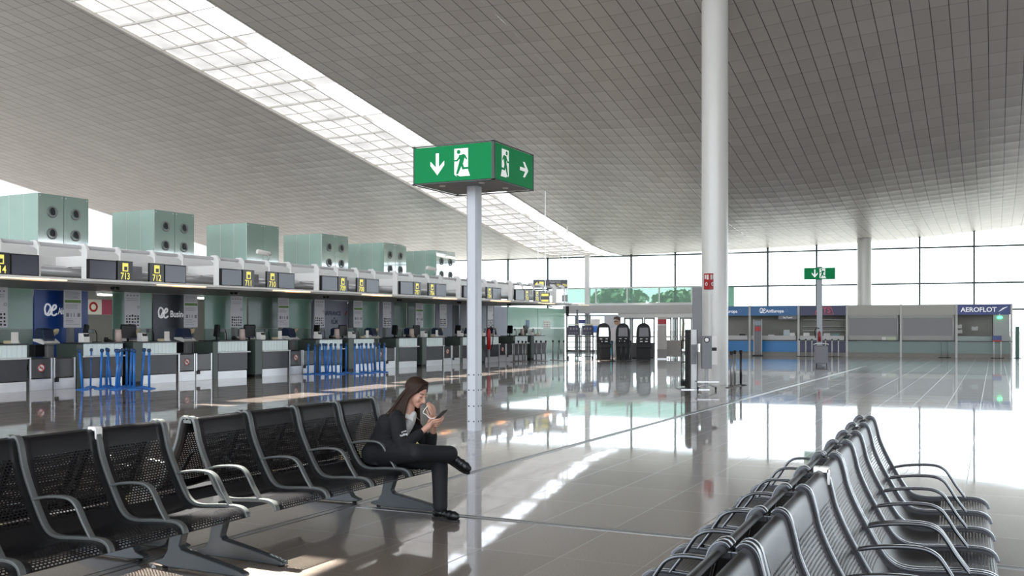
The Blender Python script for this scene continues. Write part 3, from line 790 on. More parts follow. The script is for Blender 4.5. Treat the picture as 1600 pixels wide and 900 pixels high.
for k in range(-1, 7):
    b = 2.66+5.02*k
    for j, (dy, w_) in enumerate(((0, .16), (1.13, .07), (2.4, .07), (3.5, .07))):
        if b+dy > SE: continue
        y = b+dy; mb = MB()
        if j == 0: mb.prism([(-.22, 3.02), (.02, 3.02), (.02, 3.85), (-.12, 4.02), (-.34, 4.02), (-.34, 3.85), (-.22, 3.78)], y-.05, y+.05)
        else: mb.prism([(-.06, 3.02), (.01, 3.02), (.01, 3.84), (-.12, 4.01), (-.36, 4.01), (-.36, 3.85), (-.18, 3.82), (-.06, 3.74)], y-w_/2, y+w_/2)
        part('post', mb, cwhite, cn, .008)
    part('strip_light', MB().box(.37, .425, b+.9-3.2, b+.9-1.9, 2.93, 2.954), warm, cn)
    part('strip_light', MB().box(.37, .425, b+2.3-.2, b+2.3+1.2, 2.93, 2.954), warm, cn)
    part('cross_beam', MB().box(-3.3, -.3, b+.1, b+.25, 3.4, 3.7), cwhite, cn)
    for q in (0, 1):
        part('spot_lamp', MB().lathe((-1.3, b+1.9+q*.2, 2.84), [(0, .05), (.06, .06)], 12, (.3, -.1, 1)), black, cn)
    part('junction_box', MB().box(-.5, -.3, b+1.8, b+2.15, 3.12, 3.5), mat('junction box', '9c9ca0', .5), cn)
yel = mat('sign yellow', 'e8dc6a', .4, emit=.5)
signb = mat('sign black', '1c1b1f', .25)
scr = mat('switched off screen', '3d4050', .18, spec=.6)
def number_sign(k, i, y):
    n = nm(k, i)
    t = thing('number_sign', 'black sign with yellow number %s and symbol, %s' % (n, pw(k, i)), 'number sign', cw(y, .14, 3.02), CRZ, 'number signs on the canopy')
    w_ = .54; mb = MB().box(-.08, 0, 0, w_, .0, .58); part('panel', mb, signb, t, .004)
    text('number', n, .27, yel, t, (.003, w_/2, .135), FACE_X, sx=.82, bold=.004)
    mb = MB(); mb.box(.0, .004, w_/2-.10, w_/2+.10, .28, .52); mb2 = part('symbol', mb, yel, t)
    mb = MB(); mb.box(.0, .007, w_/2-.045, w_/2+.065, .31, .42); part('symbol_figure', mb, signb, mb2)
def tv(k, i, y, w_, where):
    t = thing('display_screen', 'dark switched-off screen beside number %s, %s' % (nm(k, i), pw(k, i)), 'screen', cw(y, .14, 3.03), CRZ, 'screens on the canopy')
    part('casing', MB().box(-.1, 0, 0, w_, 0, .56), black, t, .006)
    part('glass', MB().box(-.001, .004, .03, w_-.03, .03, .53), scr, t)
    part('bracket', MB().box(-.3, -.1, w_/2-.04, w_/2+.04, .3, .5), steel, t)
tv(-1, 0, .2, .82, 'just right of'); number_sign(-1, 0, -.36)
for k in range(0, 6):
    ya = 3.55+5.05*k; yb = 4.71+5.05*k
    number_sign(k, 0, ya); number_sign(k, 1, yb)
    tv(k, 0, ya-.98, .94, 'just left of'); tv(k, 1, yb+.56, .86, 'just right of')
def camera_(y, z, lab):
    t = thing('security_camera', lab, 'camera', cw(y, -.25, z), CRZ)
    part('housing', MB().lathe((-.2, -.30, .32), [(0, .07), (.05, .085), (.5, .085), (.52, .06)], 14, (.35, .9, -.12)), bone, t)
    part('lens', MB().lathe((-.02, .17, .258), [(0, .05), (.03, .05)], 12, (.35, .9, -.12)), black, t)
    part('bracket', MB().tube([(0, -.15, 0), (0, .05, .02), (0, .1, .15), (0, .0, .27)], .018), steel, t)
camera_(10.2, 3.985, 'white security camera on the canopy rail before the third mint cabinet')
camera_(20.9, 3.985, 'white security camera on the canopy rail before the farthest mint cabinet')
# ---- mint ventilation cabinets
mint = mat('mint green glass cladding', 'a3c6b9', .08, coat=.6, noise=.04, nscale=1.0)
mintd = mat('mint green glass front', '82a094', .06, coat=1.0, spec=1.0, ior=2.0)
seam = mat('bright seam', 'd8e6e0', .3)
for k in range(6):
    y0 = 6.44+5.13*k; zt = 6.37-.05*k
    t = thing('ventilation_cabinet', ('mint green glass cabinet on the canopy, %s' % ['cut off by the left edge, four nozzles', 'second from the left, four nozzles', 'third from the left, plain doors without nozzles', 'fourth from the left, four nozzles', 'fifth from the left, four nozzles', 'farthest right, four nozzles'][k]), 'ventilation cabinet', cw(y0, -7.3, 4.2), CRZ, 'mint cabinets in a row')
    Z = zt-4.2
    part('cladding', MB().box(-2.4, -.03, 0, 2.08, 0, Z), mint, t, .006)
    for q, (a, b) in enumerate(((.0, 1.035), (1.045, 2.08))):
        d = part('front_door', MB().box(-.03, 0, a+.005, b-.005, 0, Z), mintd, t, .003)
        for (yy, zz) in ((a+.08, Z-.08), (b-.08, Z-.08)): part('bolt', MB().lathe((0, yy, zz), [(0, .025), (.012, .025)], 10, (1, 0, 0)), steel, d)
        if k != 2:
            yy = (.56, 1.52)[q]
            for zz in (Z-.62, Z-1.38):
                nz = part('nozzle', MB().lathe((0, yy, zz), [(0, .20), (.03, .205), (.04, .17), (-.03, .12), (-.12, .10)], 24, (1, 0, 0), cap=False), mat('grey nozzle', '7f7f80', .3, .5), t)
                part('nozzle_opening', MB().lathe((.012, yy+.04, zz+.02), [(0, .13), (.012, .13)], 20, (1, .25, .1)), black, nz)
    for x in (-.75, -1.55): part('seam', MB().box(x-.012, x+.012, -.006, 0, 0, Z), seam, t)
mb = MB().box(-10.4, -6.0, -8, 36, 3.9, 4.2)
o = struct(part('trim_7', mb, white, None, 0, cw(0), (0, 0, CRZ)))
# ---- partition behind the desks
gpan = mat('green glass partition', '8ab09f', .3, coat=.15)
gpan2 = mat('lower green glass partition', '5d7a6c', .3, coat=.15)
bluep = mat('airline blue panel', '1c4a97', .35)
greyp = mat('dark grey panel', '50555e', .4)
greyg = mat('muted green grey glass', '6a8076', .3, coat=.15)
lav = mat('lavender grey panel', '8b8f9f', .4)
TW = -4.72
def panel(s0, s1, m, lower=True, z0=.0):
    mb = MB(); zl = 1.62 if lower else 0.0
    mb.mi = 0; mb.box(-.05, 0, 0, s1-s0-.012, zl+.01, 2.9)
    if lower: mb.mi = 1; mb.box(-.05, 0, 0, s1-s0-.012, 0, zl)
    return mb.mesh('wall_left', [m, gpan2])
segs = [(-6, .3, gpan, 1), (.3, 1.4, greyp, 0), (1.4, 3.1, greyp, 1), (3.1, 4.38, gpan, 1), (7.45, 9.15, gpan, 1), (11.7, 13.95, gpan, 1), (14.05, 16.2, greyg, 1), (16.25, 17.95, gpan, 1),
        (20.6, 21.2, greyp, 1), (21.2, 22.9, gpan, 1), (23.0, 24.2, lav, 0), (24.2, 25.3, greyg, 1), (25.4, 26.3, greyg, 1), (26.4, 27.9, gpan, 1), (28.0, 29.7, lav, 0), (29.75, 30.4, greyp, 0), (30.5, 34.2, lav, 0), (34.25, 35.9, lav, 0), (35.95, 39.9, gpan, 1), (39.95, 43.9, gpan, 1)]
for (a, b, m, lo) in segs:
    struct(obj('wall_partition', panel(a, b, m, lo), None, cw(a, TW), (0, 0, CRZ)))
mb = MB().box(-.1, .1, -.05, .05, 0, 2.9)
wl = mat('logo white', 'f0f2f5', .4, emit=.2)
ng = mat('logo navy', '20284a', .4)
def logo_panel(a, b, m, label, build):
    t = thing('airline_panel', label, 'airline panel', cw(a, TW+.01), CRZ)
    part('board', MB().box(-.06, .02, 0, b-a-.01, 0.02, 2.885), m, t); build(t, b-a)
def swirl(t, y, z, s, x=.03):
    """looped ae ligature drawn as one line"""
    P = [(-.42, -.18), (-.28, -.32), (-.12, -.1), (0, .15), (-.1, .34), (-.3, .36), (-.42, .1), (-.36, -.2), (-.16, -.34), (.02, -.2), (.1, .05), (.22, .3), (.38, .3), (.38, .12), (.2, 0), (.08, -.05), (.1, -.28), (.28, -.34), (.46, -.22)]
    Q = smooth_path([(x, y+p[0]*s, z+p[1]*s) for p in P], 4)
    part('logo_swirl', MB().tube(Q, s*.06, 6), wl, t)
def b1(t, w_):
    swirl(t, .58, 2.24, .5)
    text('lettering', 'AirEuropa', .30, wl, t, (.025, .86, 2.2), FACE_X, 'LEFT', sx=.62, bold=.006)
logo_panel(4.4, 6.42, bluep, 'blue airline panel with white looped logo, left of the first opening', b1)
def b2(t, w_):
    swirl(t, .45, 2.2, .5)
    text('lettering', 'Business', .34, wl, t, (.025, .78, 2.16), FACE_X, 'LEFT', sx=.85, bold=.006)
logo_panel(9.17, 11.1, greyp, 'dark grey airline panel with white looped logo and Business lettering', b2)
def b3(t, w_):
    text('lettering', 'AIRFRANCE', .26, ng, t, (.025, w_/2+.1, 2.3), FACE_X, sx=.9, bold=.008)
    mb = MB(); mb.prism([(w_/2+.98, 2.22), (w_/2+1.04, 2.22), (w_/2+1.2, 2.42), (w_/2+1.12, 2.42)], .021, .026, 'x'); part('red_stroke', mb, red, t)
    text('lettering', 'KLM', .26, ng, t, (.025, w_/2+.25, 1.92), FACE_X, sx=.9, bold=.01)
    mb = MB(); mb.box(.021, .026, w_/2+.2, w_/2+.3, 2.06, 2.12); part('crown', mb, ng, t)
logo_panel(18.0, 20.5, lav, 'lavender grey panel lettered AIRFRANCE and KLM', b3)
# small red board and white one in the openings, further back
def backboard(s, t0, z, w_, h, m1, m2, label, shape):
    t = thing('hanging_board', label, 'sign board', cw(s, t0, z), CRZ)
    part('board', MB().box(-.03, 0, 0, w_, 0, h), m1, t)
    part('red_field', MB().box(-.002, .004, w_*(.45 if shape else 0), w_, 0, h*(1 if shape else .62)), m2, t)
    if shape: part('round_emblem', MB().lathe((.004, w_*.2, h/2), [(0, h*.34), (.006, h*.34), (.006, h*.2), (0, h*.2)], 20, (1, 0, 0), cap=False), red, t)
    part('hanger', MB().box(-.02, -.01, w_*.48, w_*.52, h, 3.9-z), steel, t)
backboard(8.2, -7.0, 2.15, 1.45, .55, bone, mat('faded pink red', 'b0506a', .5), 'white hanging board with red emblem and pink field, in the first opening', True)
backboard(14.15, -7.0, 1.85, 1.2, .95, bone, red, 'small red and white hanging board in the second opening', False)
mb = MB().box(-.05, 0, -6, 44, 0, 4.0)
lampm = mat('office lamp', 'fff6e8', .5, emit=9.0)
for s_, w_, wd in ((7.6, 1.3, 'first'), (11.6, 1.2, 'second'), (3.0, 1.0, 'leftmost'), (20.5, 1.2, 'farther')):
    t = thing('ceiling_lamp', 'long white ceiling lamp of the office seen through the %s opening behind the desks' % wd, 'lamp', cw(s_, -5.6, 2.80), CRZ)
    part('tube', MB().box(-.10, .10, 0, w_, 0, .05), lampm, t); part('housing', MB().box(-.14, .14, -.03, w_+.03, .05, 1.1), white, t)
struct(part('wall_rear_partition', mb, mat('pale rear partition', 'd5d6d0', .6), None, 0, cw(0, -9.6), (0, 0, CRZ)))
# information posters on narrow columns
wires = mat('poster print grey', '8f8e94', .6)
lime = mat('poster green band', '6f9a4a', .5)
def poster(s, kind, label):
    t = thing('information_poster', label, 'poster', cw(s-.33, -4.25), CRZ, 'hanging white information posters')
    bd = part('sheet', MB().box(-.03, 0, 0, .66, 1.67, 2.895), mat('poster white', 'e6e5e9', .5), t)
    mb = MB(); r = random.Random(int(s*10))
    if kind == 'A':
        part('green_band', MB().box(0, .004, .03, .63, 2.48, 2.57), lime, bd)
        for z in (2.82, 2.78, 2.74, 2.70, 2.66, 2.62): mb.box(0, .003, .04, .62-r.random()*.1, z, z+.015)
        for z in (2.4, 2.35, 2.3): mb.box(0, .003, .06, .6-r.random()*.2, z, z+.012)
        for y in (.08, .25, .36, .5): mb.box(0, .004, y, y+(.1 if y in (.08, .5) else .03), 2.02, 2.14)
        for z in (1.95, 1.9, 1.85, 1.78): mb.box(0, .003, .06, .6-r.random()*.3, z, z+.012)
        part('print', mb, wires, bd)
    else:
        for y in (.08, .22, .36, .5): mb.box(0, .003, y, y+.07, 2.76, 2.8)
        for z in (2.66, 2.6): mb.box(0, .003, .08, .55, z, z+.012)
        mb.lathe((.001, .58, 2.38), [(0, .05), (.003, .05), (.003, .035), (0, .035)], 14, (1, 0, 0), cap=False)
        part('print', mb, wires, bd); mb = MB()
        for i in range(5):
            for j in range(4):
                y = .05+i*.118; z = 1.73+j*.105; mb.box(0, .004, y, y+.05+r.random()*.03, z, z+.04+r.random()*.04)
        part('pictograms', mb, black, bd)
    part('column', MB().box(-.22, -.04, .25, .41, 0, 2.895), mat('grey column', '8a8b88', .5), t)
for k in range(6): poster(5.48+5.07*k, 'A', 'hanging white poster with a green band, %s from the left' % ORD[k])
for k in range(-1, 6): poster(7.88+5.03*k, 'B', 'hanging white poster with a grid of black pictograms, %s from the left' % ORD[k+1])
# posters on the far green partition, by the end of the row
for i, (px, py0, py1, w_, m) in enumerate(((832, 497, 508, .45, mat('blue notice', '3c5f86', .4)), (858, 495, 515, 1.0, bone))):
    s = (38.3, 40.7)[i]
    t = thing('wall_notice', ('small blue notice', 'wide white notice with small print')[i]+' on the far partition past the last desks', 'notice', cw(s, TW+.006, 1.62), CRZ)
    b_ = part('sheet', MB().box(0, .01, 0, w_, 0, .5), m, t)
    if i:
        mb = MB()
        for q in range(4):
            for r_ in range(3): mb.box(.01, .014, .08+q*.22, .2+q*.22, .06+r_*.14, .14+r_*.14)
        part('print', mb, wires, b_)
# ================================================================= STANCHIONS
bluem = mat('royal blue post', '2a70bd', .35); blued = mat('dark blue belt head', '143a66', .4)
gpost = mat('brushed grey stanchion', '8d8b88', .35, .5)
def post_meshes(m, mh, h):
    a = MB(); a.lathe((0, 0, 0), [(0, .175), (.012, .175), (.03, .12), (.04, .035)], 24); A = a.mesh('base', m)
    a = MB(); a.lathe((0, 0, .03), [(0, .033), (h-.12, .033)], 14); B = a.mesh('post', m)
    a = MB(); a.lathe((0, 0, h-.10), [(0, .036), (.015, .045), (.09, .045), (.1, .03)], 14); a.box(-.02, .02, -.055, .055, h-.075, h-.03); C = a.mesh('belt_head', mh)
    return A, B, C
PM = {'blue': post_meshes(bluem, blued, 1.10), 'grey': post_meshes(gpost, black, 1.02), 'black': post_meshes(mat('black stanchion', '1e1f20', .35), black, 1.02)}
def stanchion(kind, x, y, label, group, lx=0.0, ly=0.0):
    t = thing('stanchion', label, 'barrier post', (x, y, 0), 0, group)
    obj('base', PM[kind][0], t); p = obj('post', PM[kind][1], t, None, (lx, ly, 0)); obj('belt_head', PM[kind][2], p)
    return t
def leaning(kind, L, group, fmt, py):
    for i, (xt, xb) in enumerate(L):
        yb = py(xb) if callable(py) else py
        x, y, _ = Gp(xb, yb); v = -x*ss+y*cc
        lean = max(-.16, min(.16, (xt-xb)/FPX*v/1.05))
        # leaning sideways as seen from the hall: turn about the view axis
        stanchion(kind, x, y, fmt % ORD[i], group, -lean*ss*.9, lean*cc*.9)
C1 = [(124,129),(142,141),(159.6,157),(166.4,167),(168,173),(181,187),(186,181),(192,185),(198,198),(206,203),(210,209.5),(226,221),(233,233)]
C1 = sorted(C1, key=lambda p: p[1])
import itertools
yo = itertools.cycle((609, 605, 607.5, 603.5, 606))
leaning('blue', C1, 'blue barrier posts before desk 713', 'blue barrier post of the left cluster, %s from the left', lambda x: next(yo))
C2_ = [(482,481),(488,490),(492,492),(500,500),(505,509),(509.5,509.5),(517,512),(517.5,519),(524,525),(533,532),(541,540.5),(554.5,554.5),(561,562.5),(565,568.5),(572,575),(579,581.5),(585,587),(592.5,593.5),(600.5,600.5)]
yo2 = itertools.cycle((585, 582.5, 584))
leaning('blue', sorted(C2_, key=lambda p: p[1]), 'blue barrier posts before desks 709 to 708', 'blue barrier post of the right cluster, %s from the left', lambda x: next(yo2)-max(0, (x-555))*.075)
G1 = [(803,803),(810,810),(816,817),(822,820),(838,838),(845,846),(853,852),(864,864),(874,872),(881,881)]
yo3 = itertools.cycle((566, 564.5, 565.5))
leaning('grey', G1, 'grey barrier posts at the far end of the desks', 'grey barrier post at the far end of the check-in row, %s from the left', lambda x: next(yo3)-(x-803)*.03)
G2 = [(938,938),(956,957),(970,970),(978,978),(985,985)]
leaning('black', G2, 'dark barrier posts among the kiosks', 'slim dark barrier post among the check-in kiosks, %s from the left', lambda x: 564.5)
for i, (px, py, k) in enumerate(((1143, 606, 'grey'), (1148, 603, 'grey'), (1157.5, 602, 'black'))):
    x, y, _ = Gp(px, py)
    stanchion(k, x, y, ('grey barrier post touching the right side of the near white column', 'second grey barrier post right of the near white column', 'black barrier post standing free right of the near white column')[i], 'barrier posts by the near column')
# ticket counter queue posts (white, thin)
# ================================================================= BY THE NEAR COLUMN
def at(px, py): x, y, _ = Gp(px, py); return x, y, -x*ss+y*cc
x, y, v = at(1085, 608)
t = thing('information_totem', 'tall narrow totem with black edge, white face and steel base left of the near column', 'totem', (x, y, 0), YAW)
s_ = v/FPX
H_ = (608-515)*s_
part('black_edge', MB().box(-10*s_, -6.5*s_, -.1, .5, 0, H_), black, t, .004)
pf = part('face', MB().box(-6.5*s_, 3*s_, -.08, .5, 0.02, H_), mat('totem white', 'cfd1d0', .3), t, .004)
part('photo_panel', MB().box(-5.8*s_, 2.4*s_, -.085, -.08, H_*.42, H_*.75), mat('totem print', '6f7173', .4, noise=.5, nscale=9), pf)
part('black_stripe', MB().box(3*s_, 3.8*s_, -.1, .5, 0, H_), black, t)
part('side_panel', MB().box(3.8*s_, 11*s_, .0, .5, 0, H_*.62), mat('pale side', 'c6c6c2', .4), t)
part('foot_plate', MB().box(-.42, .35, -.35, .7, 0, .02), steel, t)
x2, y2 = Wp(1090, v+1.2)
t = thing('tall_signboard', 'tall dark grey panel standing just behind the totem, left of the near column', 'panel', (x2, y2, 0), YAW)
part('panel', MB().box(-.14, .12, -.04, .04, Zp(537, v+1.2), Zp(449, v+1.2)), mat('panel grey', '77797a', .4), t)
part('support', MB().box(-.03, .03, -.03, .03, 0, Zp(537, v+1.2)), steel, t)
x, y, v = at(1104, 602)
x, y = Wp(1104, 26.6)
t = thing('sanitizer_stand', 'grey box dispenser on a wheeled steel stand in front of the near column', 'dispenser', (x, y, 0), YAW)
s_ = 26.6/FPX
part('box', MB().box(-8*s_, 7*s_, -.12, .1, Zp(576, 26.6), Zp(525, 26.6)), mat('dispenser grey', '6e7074', .4), t, .01)
part('lens', MB().lathe((-1*s_, -.12, Zp(531, 26.6)), [(0, .055), (.01, .05)], 16, (0, -1, 0)), bone, t)
part('lens_ring', MB().lathe((-1*s_, -.119, Zp(531, 26.6)), [(0, .075), (.006, .075)], 16, (0, -1, 0)), black, t)
part('stand_pole', MB().box(-.04, .04, -.03, .03, .08, Zp(576, 26.6)), mat('stand grey', '7a7c7d', .4, .4), t)
part('shelf', MB().box(-.28, .30, -.18, .18, .22, .25), steel, t)
part('wheel_base', MB().tube([(-.25, 0, .08), (-.1, 0, .14), (.1, 0, .14), (.25, 0, .08)], .02), steel, t)
for q in (-.24, .24): part('wheel', MB().cyl((q-.01, 0, .05), (q+.02, 0, .05), .05, 12), black, t)
t = thing('notice_board', 'narrow white notice board fixed to the left front of the near column', 'notice', (*Wp(1115.5, 27.3), 0), YAW)
v = 27.3
nb = part('sheet', MB().box(-.09, .09, -.02, .02, Zp(570, v), Zp(525, v)), bone, t)
part('print', MB().box(-.07, .07, -.026, -.02, Zp(548, v), Zp(543, v)), black, nb)
part('bracket', MB().box(-.03, .03, .02, 1.6*.3, Zp(550, v), Zp(545, v)), steel, t)
# thin barrier frame to the left of the totem
t = thing('wheeled_rack', 'thin black wheeled frame left of the totem', 'rack', (*Gp(1070, 606)[:2], 0), YAW)
mb = MB()
for xx in (-.09, .12):
    mb.tube([(xx, 0, .05), (xx, 0, 1.32)], .014)
mb.tube([(-.09, 0, .72), (.12, 0, .72)], .014); mb.tube([(-.09, 0, .22), (.12, 0, .22)], .014); mb.tube([(-.09, 0, 1.32), (.12, 0, 1.32)], .014)
part('frame', mb, black, t)
part('box', MB().box(-.1, .12, -.08, .08, .06, .2), black, t)
# ================================================================= TICKET COUNTERS
KO = Vector((*Gp(1582, 559.5)[:2], 0)); KD = WD; KN = WN
KRZ = math.atan2(-KD.y, -KD.x)      # local x runs right along the row, local -y faces the hall
def kw(s, t=0.0, z=0.0): p = KO+KD*s+KN*t; return (p.x, p.y, z)
KS = [0.0, 2.85, 5.72, 8.62, 11.32, 14.14, 17.06]
kwhite = mat('counter frame white', 'c9c9c4', .45); mint2 = mat('counter mint panel', '7c9089', .4); kback = mat('counter back wall', '918f86', .6)
shut = mat('roller shutter grey', '7b7a7a', .45, .3); khead = mat('blank header', 'b7b5aa', .5)
kb = mat('header blue', '256ca8', .4); kf = mat('counter front blue', '2a7fbf', .4); knavy = mat('header navy', '262c57', .4); kaf = mat('header royal', '2f4385', .4)
def booth(i, label, head, front, kind):
    s1 = KS[i]; s0 = KS[i+1]; L = s0-s1
    t = thing('ticket_counter', label, 'ticket counter', kw(s0), KRZ, 'ticket counters along the end wall')
    hd = part('header', MB().box(.121, L-.003, -.02, .1, 2.37, 2.93), head, t)
    part('counter_front', MB().box(.121, L-.003, 0, .1, .22, .86), front, t)
    part('plinth', MB().box(.121, L-.003, .08, .2, 0, .22), mat('counter plinth', '8a857c', .5), t)
    part('worktop', MB().box(.121, L-.003, -.06, .7, .87, .93), mat('dark worktop edge', '2c3030', .4), t)
    part('back_wall', MB().box(0.002, L-.002, 1.9, 2.0, 0, 2.93), kback, t)
    part('roof', MB().box(0.002, L-.002, 0, 2.0, 2.9, 2.95), khead, t)
    part('post', MB().box(0, .12, -.06, .1, 0, 2.97), kwhite, t, .004)
    if i == 0: part('post', MB().box(L-.1, L-.001, -.06, .1, 0, 2.97), kwhite, t, .004)
    if kind == 'shutter':
        part('roller_shutter', MB().box(.16, L-.12, .05, .08, 1.2, 2.2), shut, t)
        mb = MB(); mb.box(.1, L-.1, .02, .08, 2.2, 2.37); mb.box(.1, .18, .02, .08, .95, 2.3); mb.box(L-.14, L-.07, .02, .08, .95, 2.3); mb.box(.1, L-.1, .02, .08, .95, 1.2)
        part('shutter_frame', mb, mat('shutter frame', 'a9aaa2', .5), t)
    else:
        part('upstand', MB().box(.1, L-.1, .12, .16, .93, 1.18), kwhite if kind != 'green' else mat('mint upstand', '9aaba2', .4), t)
    return t, hd, L
t, hd, L = booth(0, 'ticket counter with royal blue header lettered AEROFLOT, rightmost of the row', kaf, mint2, 'green')
text('lettering', 'AEROFLOT', .36, wl, hd, (L/2-.25, -.025, 2.64), FACE_Y, sx=1.0, bold=.008)
mb = MB(); mb.prism([(L/2+.72, 2.52), (L/2+.85, 2.58), (L/2+1.22, 2.82), (L/2+.95, 2.74)], -.03, -.021); part('wing_logo', mb, wl, hd)
part('door_leaf', MB().box(1.9, 2.72, -.02, .02, .93, 2.36), mat('pale door leaf', 'a3aaa5', .4), t); part('door_edge', MB().box(1.86, 1.9, -.03, .03, .93, 2.36), black, t)
t, hd, L = booth(1, 'closed ticket counter with blank header and grey shutter, next to the AEROFLOT one', khead, mint2, 'shutter')
t, hd, L = booth(2, 'closed ticket counter with blank header and shutter, showing white leaflets on its ledge', khead, mint2, 'shutter')
part('leaflet', MB().box(L-.95, L-.72, -.01, .0, .95, 1.12), bone, t); part('leaflet', MB().box(L-.68, L-.2, -.01, .0, .95, 1.12), mat('green leaflet', 'c5d0b0', .5), t)
t, hd, L = booth(3, 'ticket counter with navy header bearing a red slanted logo', knavy, mat('counter front navy', '23264b', .4), 'open')
rd = mat('faded red logo', 'c04a62', .4)
mb = MB(); mb.prism([(.95, 2.42), (2.05, 2.42), (1.88, 2.88), (1.15, 2.88)], -.03, -.021); lg = part('logo_field', mb, rd, hd); mb = MB(); mb.prism([(1.0, 2.45), (2.0, 2.45), (1.85, 2.85), (1.18, 2.85)], -.034, -.03); part('logo_inner', mb, mat('logo inner plum', '4a2448', .4), lg)
text('lettering', 'ATS', .42, rd, lg, (1.5, -.037, 2.65), FACE_Y, bold=.01)
for z in (2.1, 1.7, 1.45): part('shelf', MB().box(.15, L-.1, 1.5, 1.88, z, z+.04), kwhite, t)
t, hd, L = booth(4, 'ticket counter with blue header and blue front, white looped logo in full', kb, kf, 'open')
def swirl2(par, x, z, s):
    P = [(-.42, -.18), (-.28, -.32), (-.12, -.1), (0, .15), (-.1, .34), (-.3, .36), (-.42, .1), (-.36, -.2), (-.16, -.34), (.02, -.2), (.1, .05), (.22, .3), (.38, .3), (.38, .12), (.2, 0), (.08, -.05), (.1, -.28), (.28, -.34), (.46, -.22)]
    part('logo_swirl', MB().tube(smooth_path([(x+p[0]*s, -.03, z+p[1]*s) for p in P], 3), s*.06, 6), wl, par)
swirl2(hd, .82, 2.66, .38)
text('lettering', 'AirEuropa', .25, wl, hd, (1.0, -.025, 2.63), FACE_Y, 'LEFT', bold=.006)
part('round_emblem', MB().lathe((2.2, -.022, 2.66), [(0, .09), (.004, .09), (.004, .07), (0, .07)], 18, (0, -1, 0), cap=False), mat('pale blue emblem', '7fa6cc', .4), hd)
bs = part('black_sign', MB().box(1.72, 2.75, .1, .14, 2.14, 2.36), signb, t); text('lettering', 'SkyTeam', .15, wl, bs, (2.24, .095, 2.25), FACE_Y)
t, hd, L = booth(5, 'ticket counter with blue header, mostly hidden behind the near white column', kb, kf, 'open')
text('lettering', 'AirEuropa', .25, wl, hd, (2.25, -.025, 2.63), FACE_Y, 'RIGHT', bold=.006)
part('round_emblem', MB().lathe((2.42, -.022, 2.66), [(0, .09), (.004, .09), (.004, .07), (0, .07)], 18, (0, -1, 0), cap=False), MATS['pale blue emblem'], hd)
# things on and before the ticket counters
def kthing(name, label, cat, px, py, tt=0.0):
    k_ = (px-800)/FPX; r = Vector((k_*cc-ss, k_*ss+cc, 0)); v = (KO+KN*tt).dot(KN)/r.dot(KN)
    p = r*v; return thing(name, label, cat, (p.x, p.y, Zp(py, v) if py else 0), KRZ), v/FPX
t, u = kthing('banner_stand', 'narrow upright banner stand with red label before the blue ticket counter', 'banner stand', 1184, None, 1.0)
part('panel', MB().box(-.2, .2, -.02, .02, .12, 2.1), mat('banner grey', '77787c', .5), t); part('red_label', MB().box(-.17, .17, -.03, -.02, 1.45, 1.72), red, t)
part('head_panel', MB().box(-.17, .17, -.03, -.02, 1.8, 2.05), mat('banner head', '99a4a8', .5), t); part('frame', MB().box(.2, .24, -.03, .03, .05, 2.15).box(-.24, -.2, -.03, .03, .05, 2.15), kwhite, t); part('foot', MB().box(-.3, .3, -.15, .15, 0, .05), black, t)
for i, (px, dz, m) in enumerate(((1146, .24, bone), (1160, .34, black), (1205, .3, bone), (1229, .6, mat('pale screen', 'a9b5b8', .3)), (1237, .42, bone), (1260, .42, bone), (1292, .4, kwhite), (1306, .36, mat('teal card', '7fa0a0', .5)))):
    t, u = kthing('desk_box', ('white folded card standing on the leftmost blue counter', 'black monitor on the leftmost blue counter', 'pale leaflet rack on the blue counter beside the banner stand', 'tall pale standing panel on the blue counter', 'white paper notice at the right end of the blue counter', 'white curled leaflet on the navy counter, left end', 'white square box on the navy counter, right of the far sign post', 'teal and white box on the navy counter, right end')[i], 'counter item', px, None, -.25)
    t.location.z = .932
    part('body', MB().prism([(-.2, 0), (.2, 0), (.17, dz), (-.17, dz)], 0, .05), m, t, .004); part('foot', MB().box(-.16, .16, -.03, .1, 0, .02), kwhite, t)
qm = mat('white queue post', 'd5d5d2', .4)
for i, px in enumerate((1249, 1259, 1268.5, 1290, 1300, 1310)):
    t, u = kthing('queue_post', 'slim white queue post before the navy counter, %s from the left' % ORD[i], 'barrier post', px, None, .9); t['group'] = 'white queue posts'
    part('post', MB().cyl((0, 0, .02), (0, 0, .92), .035), qm, t); part('head', MB().cyl((0, 0, .92), (0, 0, 1.0), .045), black, t); part('base', MB().cyl((0, 0, 0), (0, 0, .02), .16, 16), black, t)
for i, px in enumerate((1471, 1481, 1553, 1564)):
    t, u = kthing('queue_post', ('grey queue post before the closed counter, left one', 'grey queue post before the closed counter, right one', 'pale queue post before the AEROFLOT counter, left one', 'pale queue post before the AEROFLOT counter, right one')[i], 'barrier post', px, None, .5); t['group'] = 'grey queue posts'
    part('post', MB().cyl((0, 0, .02), (0, 0, .9), .03), mint2 if i < 2 else qm, t); part('base', MB().cyl((0, 0, 0), (0, 0, .02), .16, 16), black, t)
t, u = kthing('notice_stand', 'small navy and red notice between the two posts of the AEROFLOT counter', 'notice', 1558, None, .5); t.location.z = .9
part('panel', MB().box(-.22, .22, 0, .02, 0, .32), kaf, t); part('red_edge', MB().box(-.22, .22, -.004, 0, 0, .08), red, t)
for i, (px, z, h) in enumerate(((1498, 1.62, .22), (1498.5, 1.35, .2), (1523, 1.5, .22))):
    t, u = kthing('wall_notice', ('upper pale notice at the left of the AEROFLOT counter', 'lower pale notice at the left of the AEROFLOT counter', 'pale notice in the middle of the AEROFLOT counter')[i], 'notice', px, None, .03); t.location.z = z
    part('sheet', MB().box(-.16, .16, -.01, 0, 0, h), mat('pale notice', 'b3b6b0', .5), t); part('tape_or_glint', MB().box(-.05, .05, -.013, -.01, h-.04, h), wires, t)  # strip of tape along the top of each sheet
